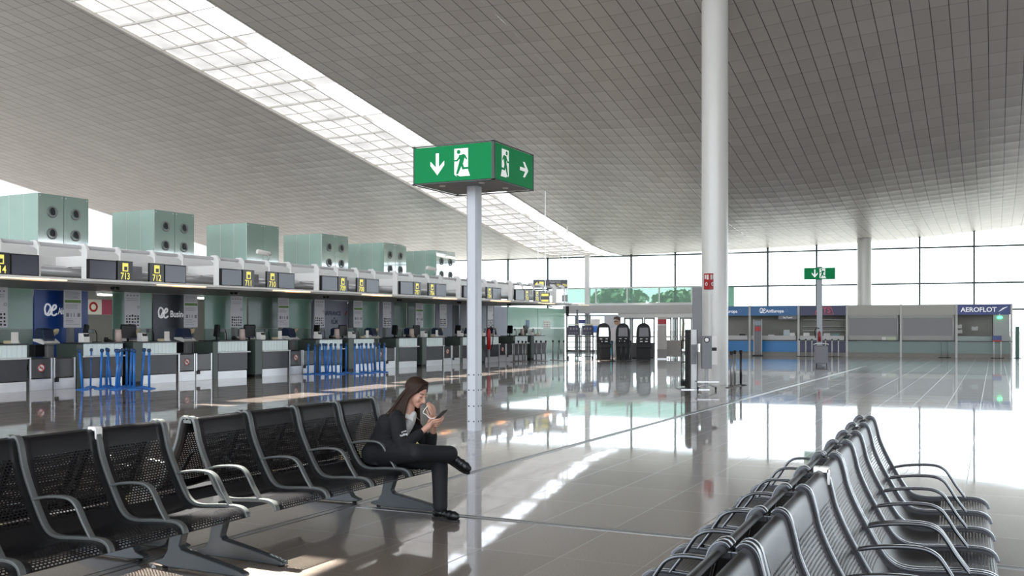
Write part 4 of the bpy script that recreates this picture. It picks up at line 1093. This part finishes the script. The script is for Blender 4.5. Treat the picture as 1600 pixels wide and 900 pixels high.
t, u = kthing('green_lamp', 'green glowing emergency lamp under the AEROFLOT header', 'lamp', 1562, 496, .12)
part('glow_face', MB().ball((0, 0, 0), .1, (1.5, .4, .9)), mat('green lamp glow', '5dff9a', .4, emit=2.0), t); part('mount', MB().box(-.03, .03, 0, .1, .05, .2), kwhite, t)
t, u = kthing('folded_banner', 'tall dark green folded panel at the right end of the ticket counters', 'panel', 1589.5, None, .2)
part('panel', MB().box(-.1, .1, -.05, .05, 0.03, 1.72), mat('dark green panel', '14503c', .4), t); part('foot', MB().box(-.2, .2, -.1, .1, 0, .03), black, t)
# ================================================================= BY THE DOORS
def far(name, label, cat, px, v, rz=None, py=None):
    x, y = Wp(px, v); return thing(name, label, cat, (x, y, 0 if py is None else Zp(py, v)), YAW if rz is None else rz), v/FPX
# luggage frame (two dark panels over an open cage)
t, u = far('baggage_gauge', 'dark double baggage size gauge, an open cage with two printed panels', 'baggage gauge', 907, 53)
part('foot', MB().box(-20.6*u, -18*u, 0, .35, 0, .1), black, t); part('foot', MB().box(18*u, 20.6*u, 0, .35, 0, .1), black, t)
mb = MB(); dd = .35
for x_ in (-20, -1.2, 1.2, 20):
    for yy in (0, dd): mb.box((x_-.6)*u, (x_+.6)*u, yy-.02, yy+.02, .1, 1.68)
for z in (.12, .62, .88, 1.2):
    mb.box(-20*u, 20*u, -.015, .015, z-.015, z+.015); mb.box(-20*u, 20*u, dd-.015, dd+.015, z-.015, z+.015)
for x_ in (-20, 20, 0): mb.box((x_-.6)*u, (x_+.6)*u, 0, dd, .12, .15)
part('cage', mb, mat('gauge dark frame', '23232e', .4), t)
for i, x_ in enumerate((-19.5, 2)):
    b = part('printed_panel', MB().box(x_*u, (x_+17.5)*u, -.04, -.01, 1.25, 1.78), mat('gauge navy panel', '222140', .4), t)
    mb = MB()
    for q in range(3): mb.box((x_+3+q*4.5)*u, (x_+5.5+q*4.5)*u, -.046, -.04, 1.55, 1.66)
    for q in range(4): mb.box((x_+2+q*3.6)*u, (x_+4+q*3.6)*u, -.046, -.04, 1.36, 1.40)
    part('print', mb, wires, b)
    part('top_strip', MB().box(x_*u, (x_+17.5)*u, -.05, 0, 1.79, 1.86), mat('pale strip', 'c9c9a8', .4), b)
part('blue_head', MB().box(-3*u, 8*u, -.03, .03, 1.87, 2.08), mat('head navy', '1d2f78', .4), t)
part('post', MB().box(-6*u, -3*u, .3, .4, .1, 2.62), mat('gauge post', '6d6e70', .4), t)
t, u = far('blue_poster', 'small bright blue and white poster behind the baggage gauge', 'poster', 930.5, 57)
part('board', MB().box(-.26, .26, 0, .02, 1.35, 2.15), bone, t); part('blue_field', MB().box(-.24, .24, -.01, 0, 1.4, 1.75), mat('poster blue', '1f6fd0', .4), t); part('pole', MB().box(-.03, .03, .02, .06, 0, 1.4), steel, t)
def kiosk(px, v, lab, scrm, w_=.36, white_=False):
    t, u = far('check_in_kiosk', lab, 'kiosk', px, v)
    out = smooth_path([(-w_, 1.05), (-w_, 1.45), (-w_*.75, 1.78), (0, 1.9), (w_*.75, 1.78), (w_, 1.45), (w_, 1.05)], 4)
    part('head', MB().prism(out, -.12, .1), black, t, .01)
    part('screen', MB().prism([(-w_*.7, 1.2), (w_*.7, 1.2), (w_*.62, 1.66), (-w_*.62, 1.66)], -.16, -.12), scrm, t)
    part('body', MB().prism([(-w_*.95, .05), (w_*.95, .05), (w_, 1.05), (-w_, 1.05)], -.12, .25), mat('kiosk charcoal', '0c0c0e', .5, spec=.3), t, .01)
    part('shelf', MB().prism([(-w_*1.05, .62), (w_*1.05, .62), (w_*1.05, .82), (-w_*1.05, .86)], -.26, -.1), black, t, .02)
    mb = MB(); mb.box(-.2, -.06, -.135, -.12, .92, .97); mb.box(.06, .2, -.135, -.12, .92, .97); mb.box(-.2, -.08, -.135, -.12, 1.06, 1.1); mb.box(.1, .2, -.135, -.12, 1.06, 1.1)
    part('slots', mb, bone, t); part('foot', MB().box(-w_, w_, -.2, .3, 0, .05), black, t)
kiosk(943, 51.5, 'check-in kiosk with a bright white screen, leftmost of the three', mat('white screen', 'e8eef2', .3, emit=.8))
kiosk(973, 52.5, 'check-in kiosk with a dark screen, middle of the three', mat('kiosk dim screen', '4a4448', .2))
kiosk(1005.5, 51.3, 'check-in kiosk standing apart before the doors, rightmost of the three', mat('kiosk dark screen', '33343a', .2), .36)
t, u = far('advert_banner', 'tall banner picturing a man with glasses above a cyan field', 'banner', 957, 55.5)
bw = 13*u
bn = part('sheet', MB().box(-bw, bw, 0, .03, 0, 2.3), mat('banner pale', 'c8cccf', .5), t)
part('cyan_field', MB().prism([(-bw, .12), (-bw*.1, .12), (bw*.2, 1.3), (-bw*.6, 1.55), (-bw, 1.35)], -.006, 0), mat('banner cyan', '5fc0dc', .5), bn)
part('shirt', MB().prism([(-bw*.6, .9), (bw*.9, .9), (bw*.95, 1.6), (bw*.5, 1.78), (-bw*.2, 1.6)], -.012, -.006), mat('banner shirt', 'dfe0e4', .5), bn)
part('head_picture', MB().lathe((bw*.55, -.012, 1.97), [(0, .17), (.004, .17)], 20, (0, -1, 0)), mat('banner skin', 'b08a74', .5), bn)
part('hair_picture', MB().prism([(bw*.1, 2.1), (bw*.2, 2.26), (bw*.6, 2.29), (bw*.97, 2.22), (bw*.97, 1.9), (bw*.85, 2.05), (bw*.4, 2.14)], -.020, -.016), mat('banner hair', '4b3f39', .6), bn)
part('glasses_picture', MB().box(bw*.15, bw*.7, -.021, -.017, 1.97, 2.0), black, bn)
t, u = far('red_label_panel', 'beige upright panel with a red label, right of the rightmost kiosk', 'panel', 1034.5, 52.6)
part('panel', MB().box(-7.2*u, 7.2*u, 0, .06, .12, 2.22), mat('beige panel', 'bbb5ad', .5), t); part('red_label', MB().box(-6.5*u, 6.8*u, -.01, 0, 1.78, 2.1), red, t)
part('white_band', MB().box(-6.5*u, 6.8*u, -.012, -.0, 1.78, 1.84), bone, t); part('lower_panel', MB().box(-7.4*u, 7.4*u, -.02, .08, .05, .52), mat('panel base grey', '8e8b86', .5), t); part('foot', MB().box(-9*u, 9*u, -.2, .25, 0, .05), steel, t)
t, u = far('wheeled_cabinet', 'square brown grey wheeled cabinet right of the red label panel', 'cabinet', 1054, 52.8)
part('body', MB().box(-11*u, 11*u, 0, .6, .12, .98), mat('cabinet taupe', '8d8781', .5), t, .01)
for q in (-9, -3, 3, 9): part('wheel', MB().cyl((q*u-.02, .02, .05), (q*u+.02, .02, .05), .055, 10), steel, t)
for i, (px, v, w_, h) in enumerate(((992, 54, 6, .8), (1018, 54.5, 5, .78))):
    t, u = far('waste_bin', ('grey bin left of the rightmost kiosk', 'grey bin right of the rightmost kiosk')[i], 'bin', px, v)
    part('body', MB().box(-w_*u, w_*u, 0, .4, .03, h), mat('bin dark grey', '5e5f62', .5), t, .01); part('lid', MB().box(-w_*u-.02, w_*u+.02, -.02, .42, h, h+.04), black, t); part('foot', MB().box(-w_*u+.05, w_*u-.05, .05, .35, 0, .03), black, t)
# overhead direction sign, black with yellow figures, beyond the canopy
t, u = far('direction_sign', 'black overhead direction sign with yellow arrows and desk numbers', 'direction sign', 860, 57, None, 437)
x_ = 27*u
bd = part('board', MB().box(-x_, x_, 0, .15, -.47, .0), signb, t)
text('lettering', 'Facturació', .15, bone, bd, (-.05, -.01, -.12), FACE_Y, 'LEFT'); text('lettering', 'Check-in', .12, bone, bd, (-.05, -.01, -.3), FACE_Y, 'LEFT')
text('numbers', '701-750', .22, yel, bd, (x_-.05, -.01, -.33), FACE_Y, 'RIGHT', sx=.8)
mb = MB(); mb.box(-x_+.35, -x_+.6, -.01, 0, -.4, -.12); mb.prism([(-x_+.1, -.26), (-x_+.25, -.4), (-x_+.25, -.12)], -.01, 0); part('symbols', mb, yel, bd)
for q in (-.7, .7): part('hanger', MB().box(q-.02, q+.02, .05, .09, .0, roof(t.location.x, t.location.y)-t.location.z+.1), steel, t)
t, u = far('direction_sign', 'small stacked black and yellow sign at the far end of the canopy', 'direction sign', 852, 50, None, 462)
part('board', MB().box(-7*u, 7*u, 0, .1, -.35, .15), signb, t); part('yellow_rows', MB().box(-6*u, 5*u, -.01, 0, -.02, .1).box(-6*u, 5*u, -.01, 0, -.3, -.2), yel, t); part('hanger', MB().box(-.02, .02, .03, .06, .15, roof(t.location.x, t.location.y)-t.location.z+.05), steel, t)
t, u = far('speaker_box', 'small black box hung on the white post at the end of the row', 'loudspeaker', 886.5, 57, None, 492)
part('case', MB().box(-2.5*u, 2.5*u, -.05, .1, -.05, .5), black, t, .01); part('bracket', MB().box(-.02, .02, .0, .04, .5, roof(t.location.x, t.location.y)-t.location.z-.01), steel, t)
# fire extinguisher with hose by the near sign post line
x, y, _ = cw(23.6, .35)
t = thing('fire_extinguisher', 'red fire extinguisher with black hose, seen just right of the big sign post', 'extinguisher', (*cw(25.0, .2)[:2], .62), CRZ)
part('cylinder', MB().lathe((0, 0, 0), [(0, .09), (.85, .09), (.95, .05), (1.0, .03)], 16), red, t)
part('hose', MB().tube(smooth_path([(0, 0, 1.0), (.02, .2, 1.08), (.02, .38, .85), (.02, .3, .2), (.02, .15, -.05)], 4), .022), black, t)
part('stand', MB().box(-.04, .04, -.04, .04, -.62, 0), steel, t)
# ================================================================= PERSON
def bake(name, mb, m, parent, vox, smooth=4, fac=.5):
    o = part(name, mb, m, parent)
    r = o.modifiers.new('r', 'REMESH'); r.mode = 'VOXEL'; r.voxel_size = vox; r.use_smooth_shade = True
    s = o.modifiers.new('s', 'SMOOTH'); s.iterations = smooth; s.factor = fac
    dg = bpy.context.evaluated_depsgraph_get(); dg.update()
    me = bpy.data.meshes.new_from_object(o.evaluated_get(dg)); o.modifiers.clear(); o.data = me; me.name = name
    me.polygons.foreach_set('use_smooth', [True]*len(me.polygons))
    return o
V = lambda px, py, Y: Vector(onY(px, py, Y))
J = dict(pel=V(600, 704, 7.6), wst=V(606, 686, 7.6), chs=V(618, 664, 7.6), neck=V(636, 647, 7.6), head=V(651, 614, 7.61),
    rs=V(622, 657, 7.43), re=V(627, 699, 7.34), rw=V(660, 674, 7.50), ls=V(637, 655, 7.78), le=V(672, 697, 7.74), lw=V(678, 668, 7.68),
    rh=V(604, 708, 7.50), rk=V(651, 707, 7.27), ra=V(704, 709, 7.62), lh=V(606, 711, 7.70), lk=V(687, 722, 7.66), la=V(688, 794, 7.58))
person = thing('person', 'seated woman with long brown hair in a dark suit, legs crossed, looking at her phone', 'person', (-4.9, 7.6, 0))
def L3(p): return Vector(p)-Vector((-4.9, 7.6, 0))
J = {k: L3(v) for k, v in J.items()}
def limb(mb, pts, rad, n=14):
    P = [Vector(p) for p in pts]; Q = []; R = []
    for i in range(len(P)-1):
        for j in range(4):
            t = j/4; Q.append(P[i].lerp(P[i+1], t)); R.append(rad[i]+(rad[i+1]-rad[i])*t)
    Q.append(P[-1]); R.append(rad[-1]); mb.tube(Q, R, n)
    for p, r in zip(P, rad): mb.ball(p, r*.995)
def torso(mb, sec):
    """elliptical sections: centre, half width across (y), half depth"""
    n = 24; rings = []
    for i, (c, a, b) in enumerate(sec):
        t = (Vector(sec[min(i+1, len(sec)-1)][0])-Vector(sec[max(i-1, 0)][0])).normalized(); y = Vector((0, 1, 0)); y = (y-t*y.dot(t)).normalized(); x = y.cross(t)
        rings.append([mb.bm.verts.new(Vector(c)+y*math.cos(2*PI*k/n)*a+x*math.sin(2*PI*k/n)*b) for k in range(n)])
    for a, b in zip(rings, rings[1:]):
        for k in range(n): mb.bm.faces.new((a[k], a[(k+1) % n], b[(k+1) % n], b[k]))
    mb.bm.faces.new(rings[0][::-1]); mb.bm.faces.new(rings[-1])
pitch = math.radians(24); yawh = math.radians(-6)
F = Vector((math.cos(pitch)*math.cos(yawh), math.sin(yawh)*math.cos(pitch), -math.sin(pitch))); S = Vector((0, 1, 0)); S = (S-F*S.dot(F)).normalized(); U = F.cross(S)
if U.z < 0: U = -U
H0 = J['head']
def hp(a, b, c): return H0+F*a+S*b+U*c
def eball(mb, c, ra, rb, rc, n=20):
    M3 = Matrix((F*ra, S*rb, U*rc)).transposed().to_4x4(); M3.translation = hp(*c)
    bmesh.ops.create_uvsphere(mb.bm, u_segments=n, v_segments=n*2//3, radius=1, matrix=M3)
skin = mat('skin', 'b58a76', .5, noise=.06, nscale=20)
navy = mat('dark navy suit wool', '0c0d11', .85, noise=.15, nscale=25)
navy2 = mat('charcoal trousers', '0f1116', .8, noise=.12, nscale=20)
hairm = mat('brown hair', '2e1f17', .6, spec=.2, noise=.3, nscale=40)
# body, one continuous surface
mb = MB()
eball(mb, (-.015, 0, .035), .098, .077, .088); eball(mb, (.028, 0, -.02), .064, .062, .085); eball(mb, (.048, 0, -.075), .040, .040, .040); eball(mb, (.066, 0, -.098), .020, .024, .018)
eball(mb, (.060, .034, -.028), .026, .024, .028); eball(mb, (.060, -.034, -.028), .026, .024, .028)
mb.tube([hp(.082, 0, .018), hp(.098, 0, -.012), hp(.112, 0, -.036)], [.008, .010, .012], 10); mb.ball(hp(.110, 0, -.038), .0125); mb.ball(hp(.098, .012, -.042), .009); mb.ball(hp(.098, -.012, -.042), .009)
eball(mb, (.083, 0, -.063), .012, .022, .007); eball(mb, (.080, 0, -.074), .012, .019, .008); eball(mb, (.076, 0, .028), .012, .045, .010)
for sg in (-1, 1): eball(mb, (-.005, sg*.077, -.012), .020, .008, .032); mb.ball(hp(.070, sg*.032, .004), .0155)
limb(mb, [hp(-.02, 0, -.05), hp(-.035, 0, -.11), J['neck']+Vector((0, 0, -.04))], [.056, .052, .06])
torso(mb, [(J['pel']-Vector((0, 0, .07)), .15, .11), (J['pel'], .165, .125), (J['wst'], .125, .10), (J['chs'], .15, .11), (J['neck']-Vector((.03, 0, .06)), .09, .06), (J['neck'], .05, .05)])
limb(mb, [J['rs']+Vector((-.01, .02, -.01)), J['re'], J['rw']], [.042, .034, .026]); limb(mb, [J['ls']+Vector((-.01, -.02, -.01)), J['le'], J['lw']], [.042, .034, .026])
limb(mb, [J['rh'], J['rk'], J['ra']], [.08, .055, .038]); limb(mb, [J['lh'], J['lk'], J['la']], [.08, .055, .038])
def hand(mb, wrist, palm, fingers, thumb):
    w_, p_ = Vector(wrist), Vector(palm); d = (p_-w_)
    limb(mb, [w_, w_+d*.6], [.026, .03]); 
    for f_ in fingers: limb(mb, [w_+d*.55, f_[0]], [.02, .0115], 8); limb(mb, f_, [.0105, .0095, .0085, .0075], 8)
    limb(mb, [w_+d*.35]+list(thumb), [.017, .012, .0105, .009], 8)
Q = lambda px, py, Y: L3(V(px, py, Y))
# right hand holding the phone
hand(mb, J['rw'], Q(677, 660, 7.53), [
    [Q(677, 657, 7.51), Q(684, 655.5, 7.50), Q(690, 653.5, 7.53), Q(692, 650.5, 7.57)],
    [Q(677.5, 660, 7.52), Q(685, 659, 7.51), Q(691, 656.5, 7.54), Q(693, 653, 7.58)],
    [Q(677, 663, 7.54), Q(684, 662.5, 7.53), Q(689.5, 660, 7.56), Q(691, 656.5, 7.60)],
    [Q(676, 666, 7.56), Q(682, 666, 7.55), Q(686.5, 663.5, 7.58), Q(688, 660, 7.61)]],
    [Q(671, 657, 7.56), Q(678, 653, 7.58), Q(685, 651, 7.58)])
# left hand lifted to the mouth
hand(mb, J['lw'], Q(677, 652, 7.66), [
    [Q(674, 647, 7.60), Q(671, 640, 7.585), Q(668, 634, 7.59), Q(667, 631, 7.60)],
    [Q(676, 645.5, 7.62), Q(673.5, 637.5, 7.60), Q(670, 632, 7.60), Q(668.5, 629.5, 7.61)],
    [Q(678, 645.5, 7.645), Q(676.5, 637, 7.63), Q(673, 631.5, 7.62), Q(671, 629.5, 7.62)],
    [Q(679.5, 647, 7.67), Q(679.5, 639.5, 7.66), Q(677, 634, 7.65), Q(675, 632, 7.64)]],
    [Q(673, 655, 7.62), Q(669, 647, 7.61), Q(667, 640, 7.61)])
body = bake('body', mb, skin, person, .0052, 3, .4)
# jacket
mb = MB()
torso(mb, [(J['pel']-Vector((.03, 0, .07)), .185, .150), (J['pel']-Vector((.03, 0, .0)), .185, .150), (J['wst']+Vector((-.01, 0, 0)), .165, .135), (J['chs']+Vector((-.02, 0, 0)), .18, .145), (J['neck']-Vector((.055, 0, .045)), .155, .085), (J['neck']-Vector((.045, 0, -.005)), .075, .055)])
limb(mb, [J['rs']+Vector((-.045, .05, .02)), J['rs']+Vector((-.008, .0, -.005)), J['re'], J['rw'].lerp(J['re'], .14)], [.07, .077, .060, .044]); limb(mb, [J['ls']+Vector((-.045, -.05, .02)), J['ls']+Vector((-.008, .0, 0)), J['le'], J['lw'].lerp(J['le'], .42)], [.07, .077, .058, .046])
limb(mb, [J['pel']+Vector((-.05, -.10, -.02)), J['rh']+Vector((.06, 0, .03))], [.11, .095]); limb(mb, [J['wst']+Vector((0, -.1, -.03)), J['re']+Vector((-.06, .06, -.03))], [.09, .07])
jk = bake('jacket', mb, navy, person, .009, 5)
# trousers
mb = MB()
torso(mb, [(J['pel']-Vector((.03, 0, .10)), .18, .15), (J['pel'], .17, .135), (J['wst'], .14, .11)])
limb(mb, [J['rh']+Vector((0, 0, -.01)), J['rh'].lerp(J['rk'], .5), J['rk'], J['rk'].lerp(J['ra'], .45), J['ra'].lerp(J['rk'], .02)], [.115, .098, .078, .070, .072])
limb(mb, [J['lh']+Vector((0, 0, -.02)), J['lh'].lerp(J['lk'], .5), J['lk'], J['lk'].lerp(J['la'], .5), J['la'].lerp(J['lk'], .04)], [.115, .098, .078, .069, .066])
limb(mb, [J['rh']+Vector((.05, .05, -.03)), J['lk']+Vector((-.12, -.04, .0))], [.10, .07])
bake('trousers', mb, navy2, person, .010, 5)
# shoes
shoe = mat('black shoe leather', '0f0f11', .4); sole = mat('shoe sole', '1a1817', .6)
def shoe_(ank, d, up, L_=.245):
    d = d.normalized(); sd = up.cross(d).normalized(); up = d.cross(sd)
    if up.dot(Vector((0, 0, 1))) < 0 and abs(up.z) > .5: up = -up
    mb = MB(); heel = ank-up*.055-d*.045
    for (t, r, h) in ((0, .036, .034), (.05, .038, .05), (.10, .037, .045), (.15, .041, .034), (.195, .040, .028), (.225, .030, .022)): mb.ball(heel+d*t+up*h*.5, r, (1, 1, 1))
    mb.tube([heel+d*.04+up*.02, ank+up*.0], [.045, .042], 14); mb.ball(ank, .042)
    s_ = bake('shoe', mb, shoe, person, .006, 5)
    mb = MB(); ou = []
    for (t, w_) in ((-.037, .0), (-.03, .026), (0, .036), (.06, .034), (.12, .036), (.17, .042), (.21, .038), (.245, .02), (.258, 0)): ou.append((t, w_))
    ring_ = [heel+d*t+sd*w_-up*.02 for t, w_ in ou]+[heel+d*t-sd*w_-up*.02 for t, w_ in ou[::-1][1:-1]]
    A = [mb.bm.verts.new(p) for p in ring_]; B = [mb.bm.verts.new(p-up*.017) for p in ring_]
    mb.bm.faces.new(A); mb.bm.faces.new(B[::-1])
    for i in range(len(A)): mb.bm.faces.new((A[i], A[(i+1) % len(A)], B[(i+1) % len(A)], B[i]))
    part('sole', mb, sole, s_)
la = J['la'].copy(); la.z = .094
shoe_(la, Vector((.97, -.15, 0)), Vector((0, 0, 1)))
shoe_(J['ra']+(J['ra']-J['rk']).normalized()*.03, Q(740, 722, 7.70)-Q(707, 701, 7.64), Vector((-.45, .25, -.80))*-1)
# shirt, collar, lapels
sh = mat('white patterned blouse', 'bdbcb8', .6, noise=.5, nscale=60)
mb = MB(); c0 = J['chs'].lerp(J['neck'], .55)+Vector((.085, 0, -.04))
M3 = Matrix.Translation(J['chs'].lerp(J['neck'], .50)+Vector((.078, .0, -.045))) @ Matrix.Rotation(math.radians(28), 4, 'Y') @ Matrix.Diagonal((.042, .055, .14, 1))
bmesh.ops.create_uvsphere(mb.bm, u_segments=20, v_segments=14, radius=1, matrix=M3)
for f_ in mb.bm.faces: f_.smooth = True
part('blouse', mb, sh, person)
for sg in (-1, 1):
    mb = MB(); a = J['neck']+Vector((.0, sg*.05, .03)); b = J['neck']+Vector((.075, sg*.03, -.015)); c = J['neck']+Vector((.10, sg*.055, -.055)); d = J['neck']+Vector((.03, sg*.075, -.02))
    mb.face([a, b, c, d]); mb.face([p+Vector((0, 0, -.006)) for p in (d, c, b, a)])
    part('collar', mb, mat('white collar', 'c9c7c3', .6), person)
# sleeve lettering, illegible small white print
pr = mat('sleeve print white', 'd8d8d8', .5)
base = J['re'].lerp(J['rs'], .62)+Vector((.045, -.070, -.01))
d_ = (Q(636, 675, 7.38)-Q(622, 680, 7.38)); ang = math.atan2(d_.z, d_.x)
text('sleeve_print', 'Vueling', .030, pr, jk, Q(630, 679.5, 7.322), (PI/2, -ang, .0), ext=.001, bold=.0003)
text('sleeve_print', 'group', .022, pr, jk, Q(631, 674.0, 7.325), (PI/2, -ang, .0), ext=.001, bold=0)
# hair
mb = MB()
eball(mb, (-.028, 0, .045), .106, .088, .094, 28)
r = random.Random(3)
def strand(p0, p1, p2, p3, r0, r1):
    P = smooth_path([tuple(p) for p in (p0, p1, p2, p3)], 3); n = len(P)
    mb.tube(P, [r0+(r1-r0)*i/(n-1) for i in range(n)], 6)
for i in range(130):
    a = r.uniform(-1, 1)      # across the back of the head, -1 = towards the viewer
    top = hp(r.uniform(-.06, .03), a*.045, .128-abs(a)*.02)
    mid = hp(-.095+abs(a)*.05, a*.088, .03)
    low = H0+Vector((-.14+r.uniform(-.02, .03)-.03*(1-abs(a)), a*.10-.01, -.09+r.uniform(-.02, .02)))
    end = H0+Vector((-.27+.14*r.random()+.04*abs(a), a*.11-.05, -.19+r.uniform(-.035, .02)))
    strand(top, mid, low, end, .014, .005)
for sg in (-1, 1):
    for i in range(46):
        t = r.random(); top = hp(.055-.05*t, sg*(.012+.02*r.random()), .122)
        mid = hp(.045-.075*t, sg*(.079+.006*r.random()), .03)
        low = hp(.005-.07*t, sg*(.088+.008*r.random()), -.075)
        end = J['neck']+Vector((.05-.14*t, sg*(.15-.03*t+r.uniform(-.01, .01)), -.075-.05*r.random()+.06*t))
        strand(top, mid, low, end, .012, .005)
part('hair', mb, hairm, person)
# brows and lashes
mb = MB()
for sg in (-1, 1):
    mb.tube([hp(.084, sg*.016, .026), hp(.083, sg*.034, .031), hp(.070, sg*.052, .025)], .0032, 6)
part('eyebrows', mb, hairm, person)
mb = MB()
for sg in (-1, 1): mb.tube([hp(.084, sg*.018, -.001), hp(.086, sg*.032, -.006), hp(.076, sg*.047, -.001)], .003, 6)
part('eyelashes', mb, mat('lashes', '1b1411', .6), person)
mb = MB(); mb.tube([hp(.082, -.022, -.0675), hp(.096, 0, -.067), hp(.082, .022, -.0675)], .0045, 6); part('lips', mb, mat('lips', '8a4a45', .5), person)
# watch band, ring, cable
wv = (J['rw']-J['re']).normalized(); mb = MB(); mb.lathe(J['rw']-wv*.012, [(-.006, .029), (-.006, .033), (.006, .033), (.006, .029)], 20, wv, cap=False)
part('wristband', mb, black, person)
mb = MB(); mb.tube(smooth_path([tuple(Q(668, 634, 7.57)), tuple(Q(661, 644, 7.56)), tuple(Q(666, 648, 7.55)), tuple(Q(671, 653, 7.54)), tuple(Q(682, 654, 7.55))], 4), .0028, 6)
part('earphone_cable', mb, bone, person)
# phone
pc = V(688.5, 648.5, 7.56); pt = V(697, 641, 7.56)
t = thing('phone', "dark grey phone held in the seated woman's right hand", 'phone', pc); t.rotation_euler = (math.radians(8), -math.atan2(pt.z-pc.z, pt.x-pc.x), math.radians(-12))
part('case', MB().box(-.068, .068, -.034, .034, -.0045, .0045), mat('phone back', '3c3838', .35), t, .003)
part('screen', MB().box(-.063, .063, -.031, .031, .0046, .0054), mat('phone screen', '22262c', .1), t); part('camera_lens', MB().cyl((.055, -.02, -.006), (.055, -.02, -.0045), .006), black, t)
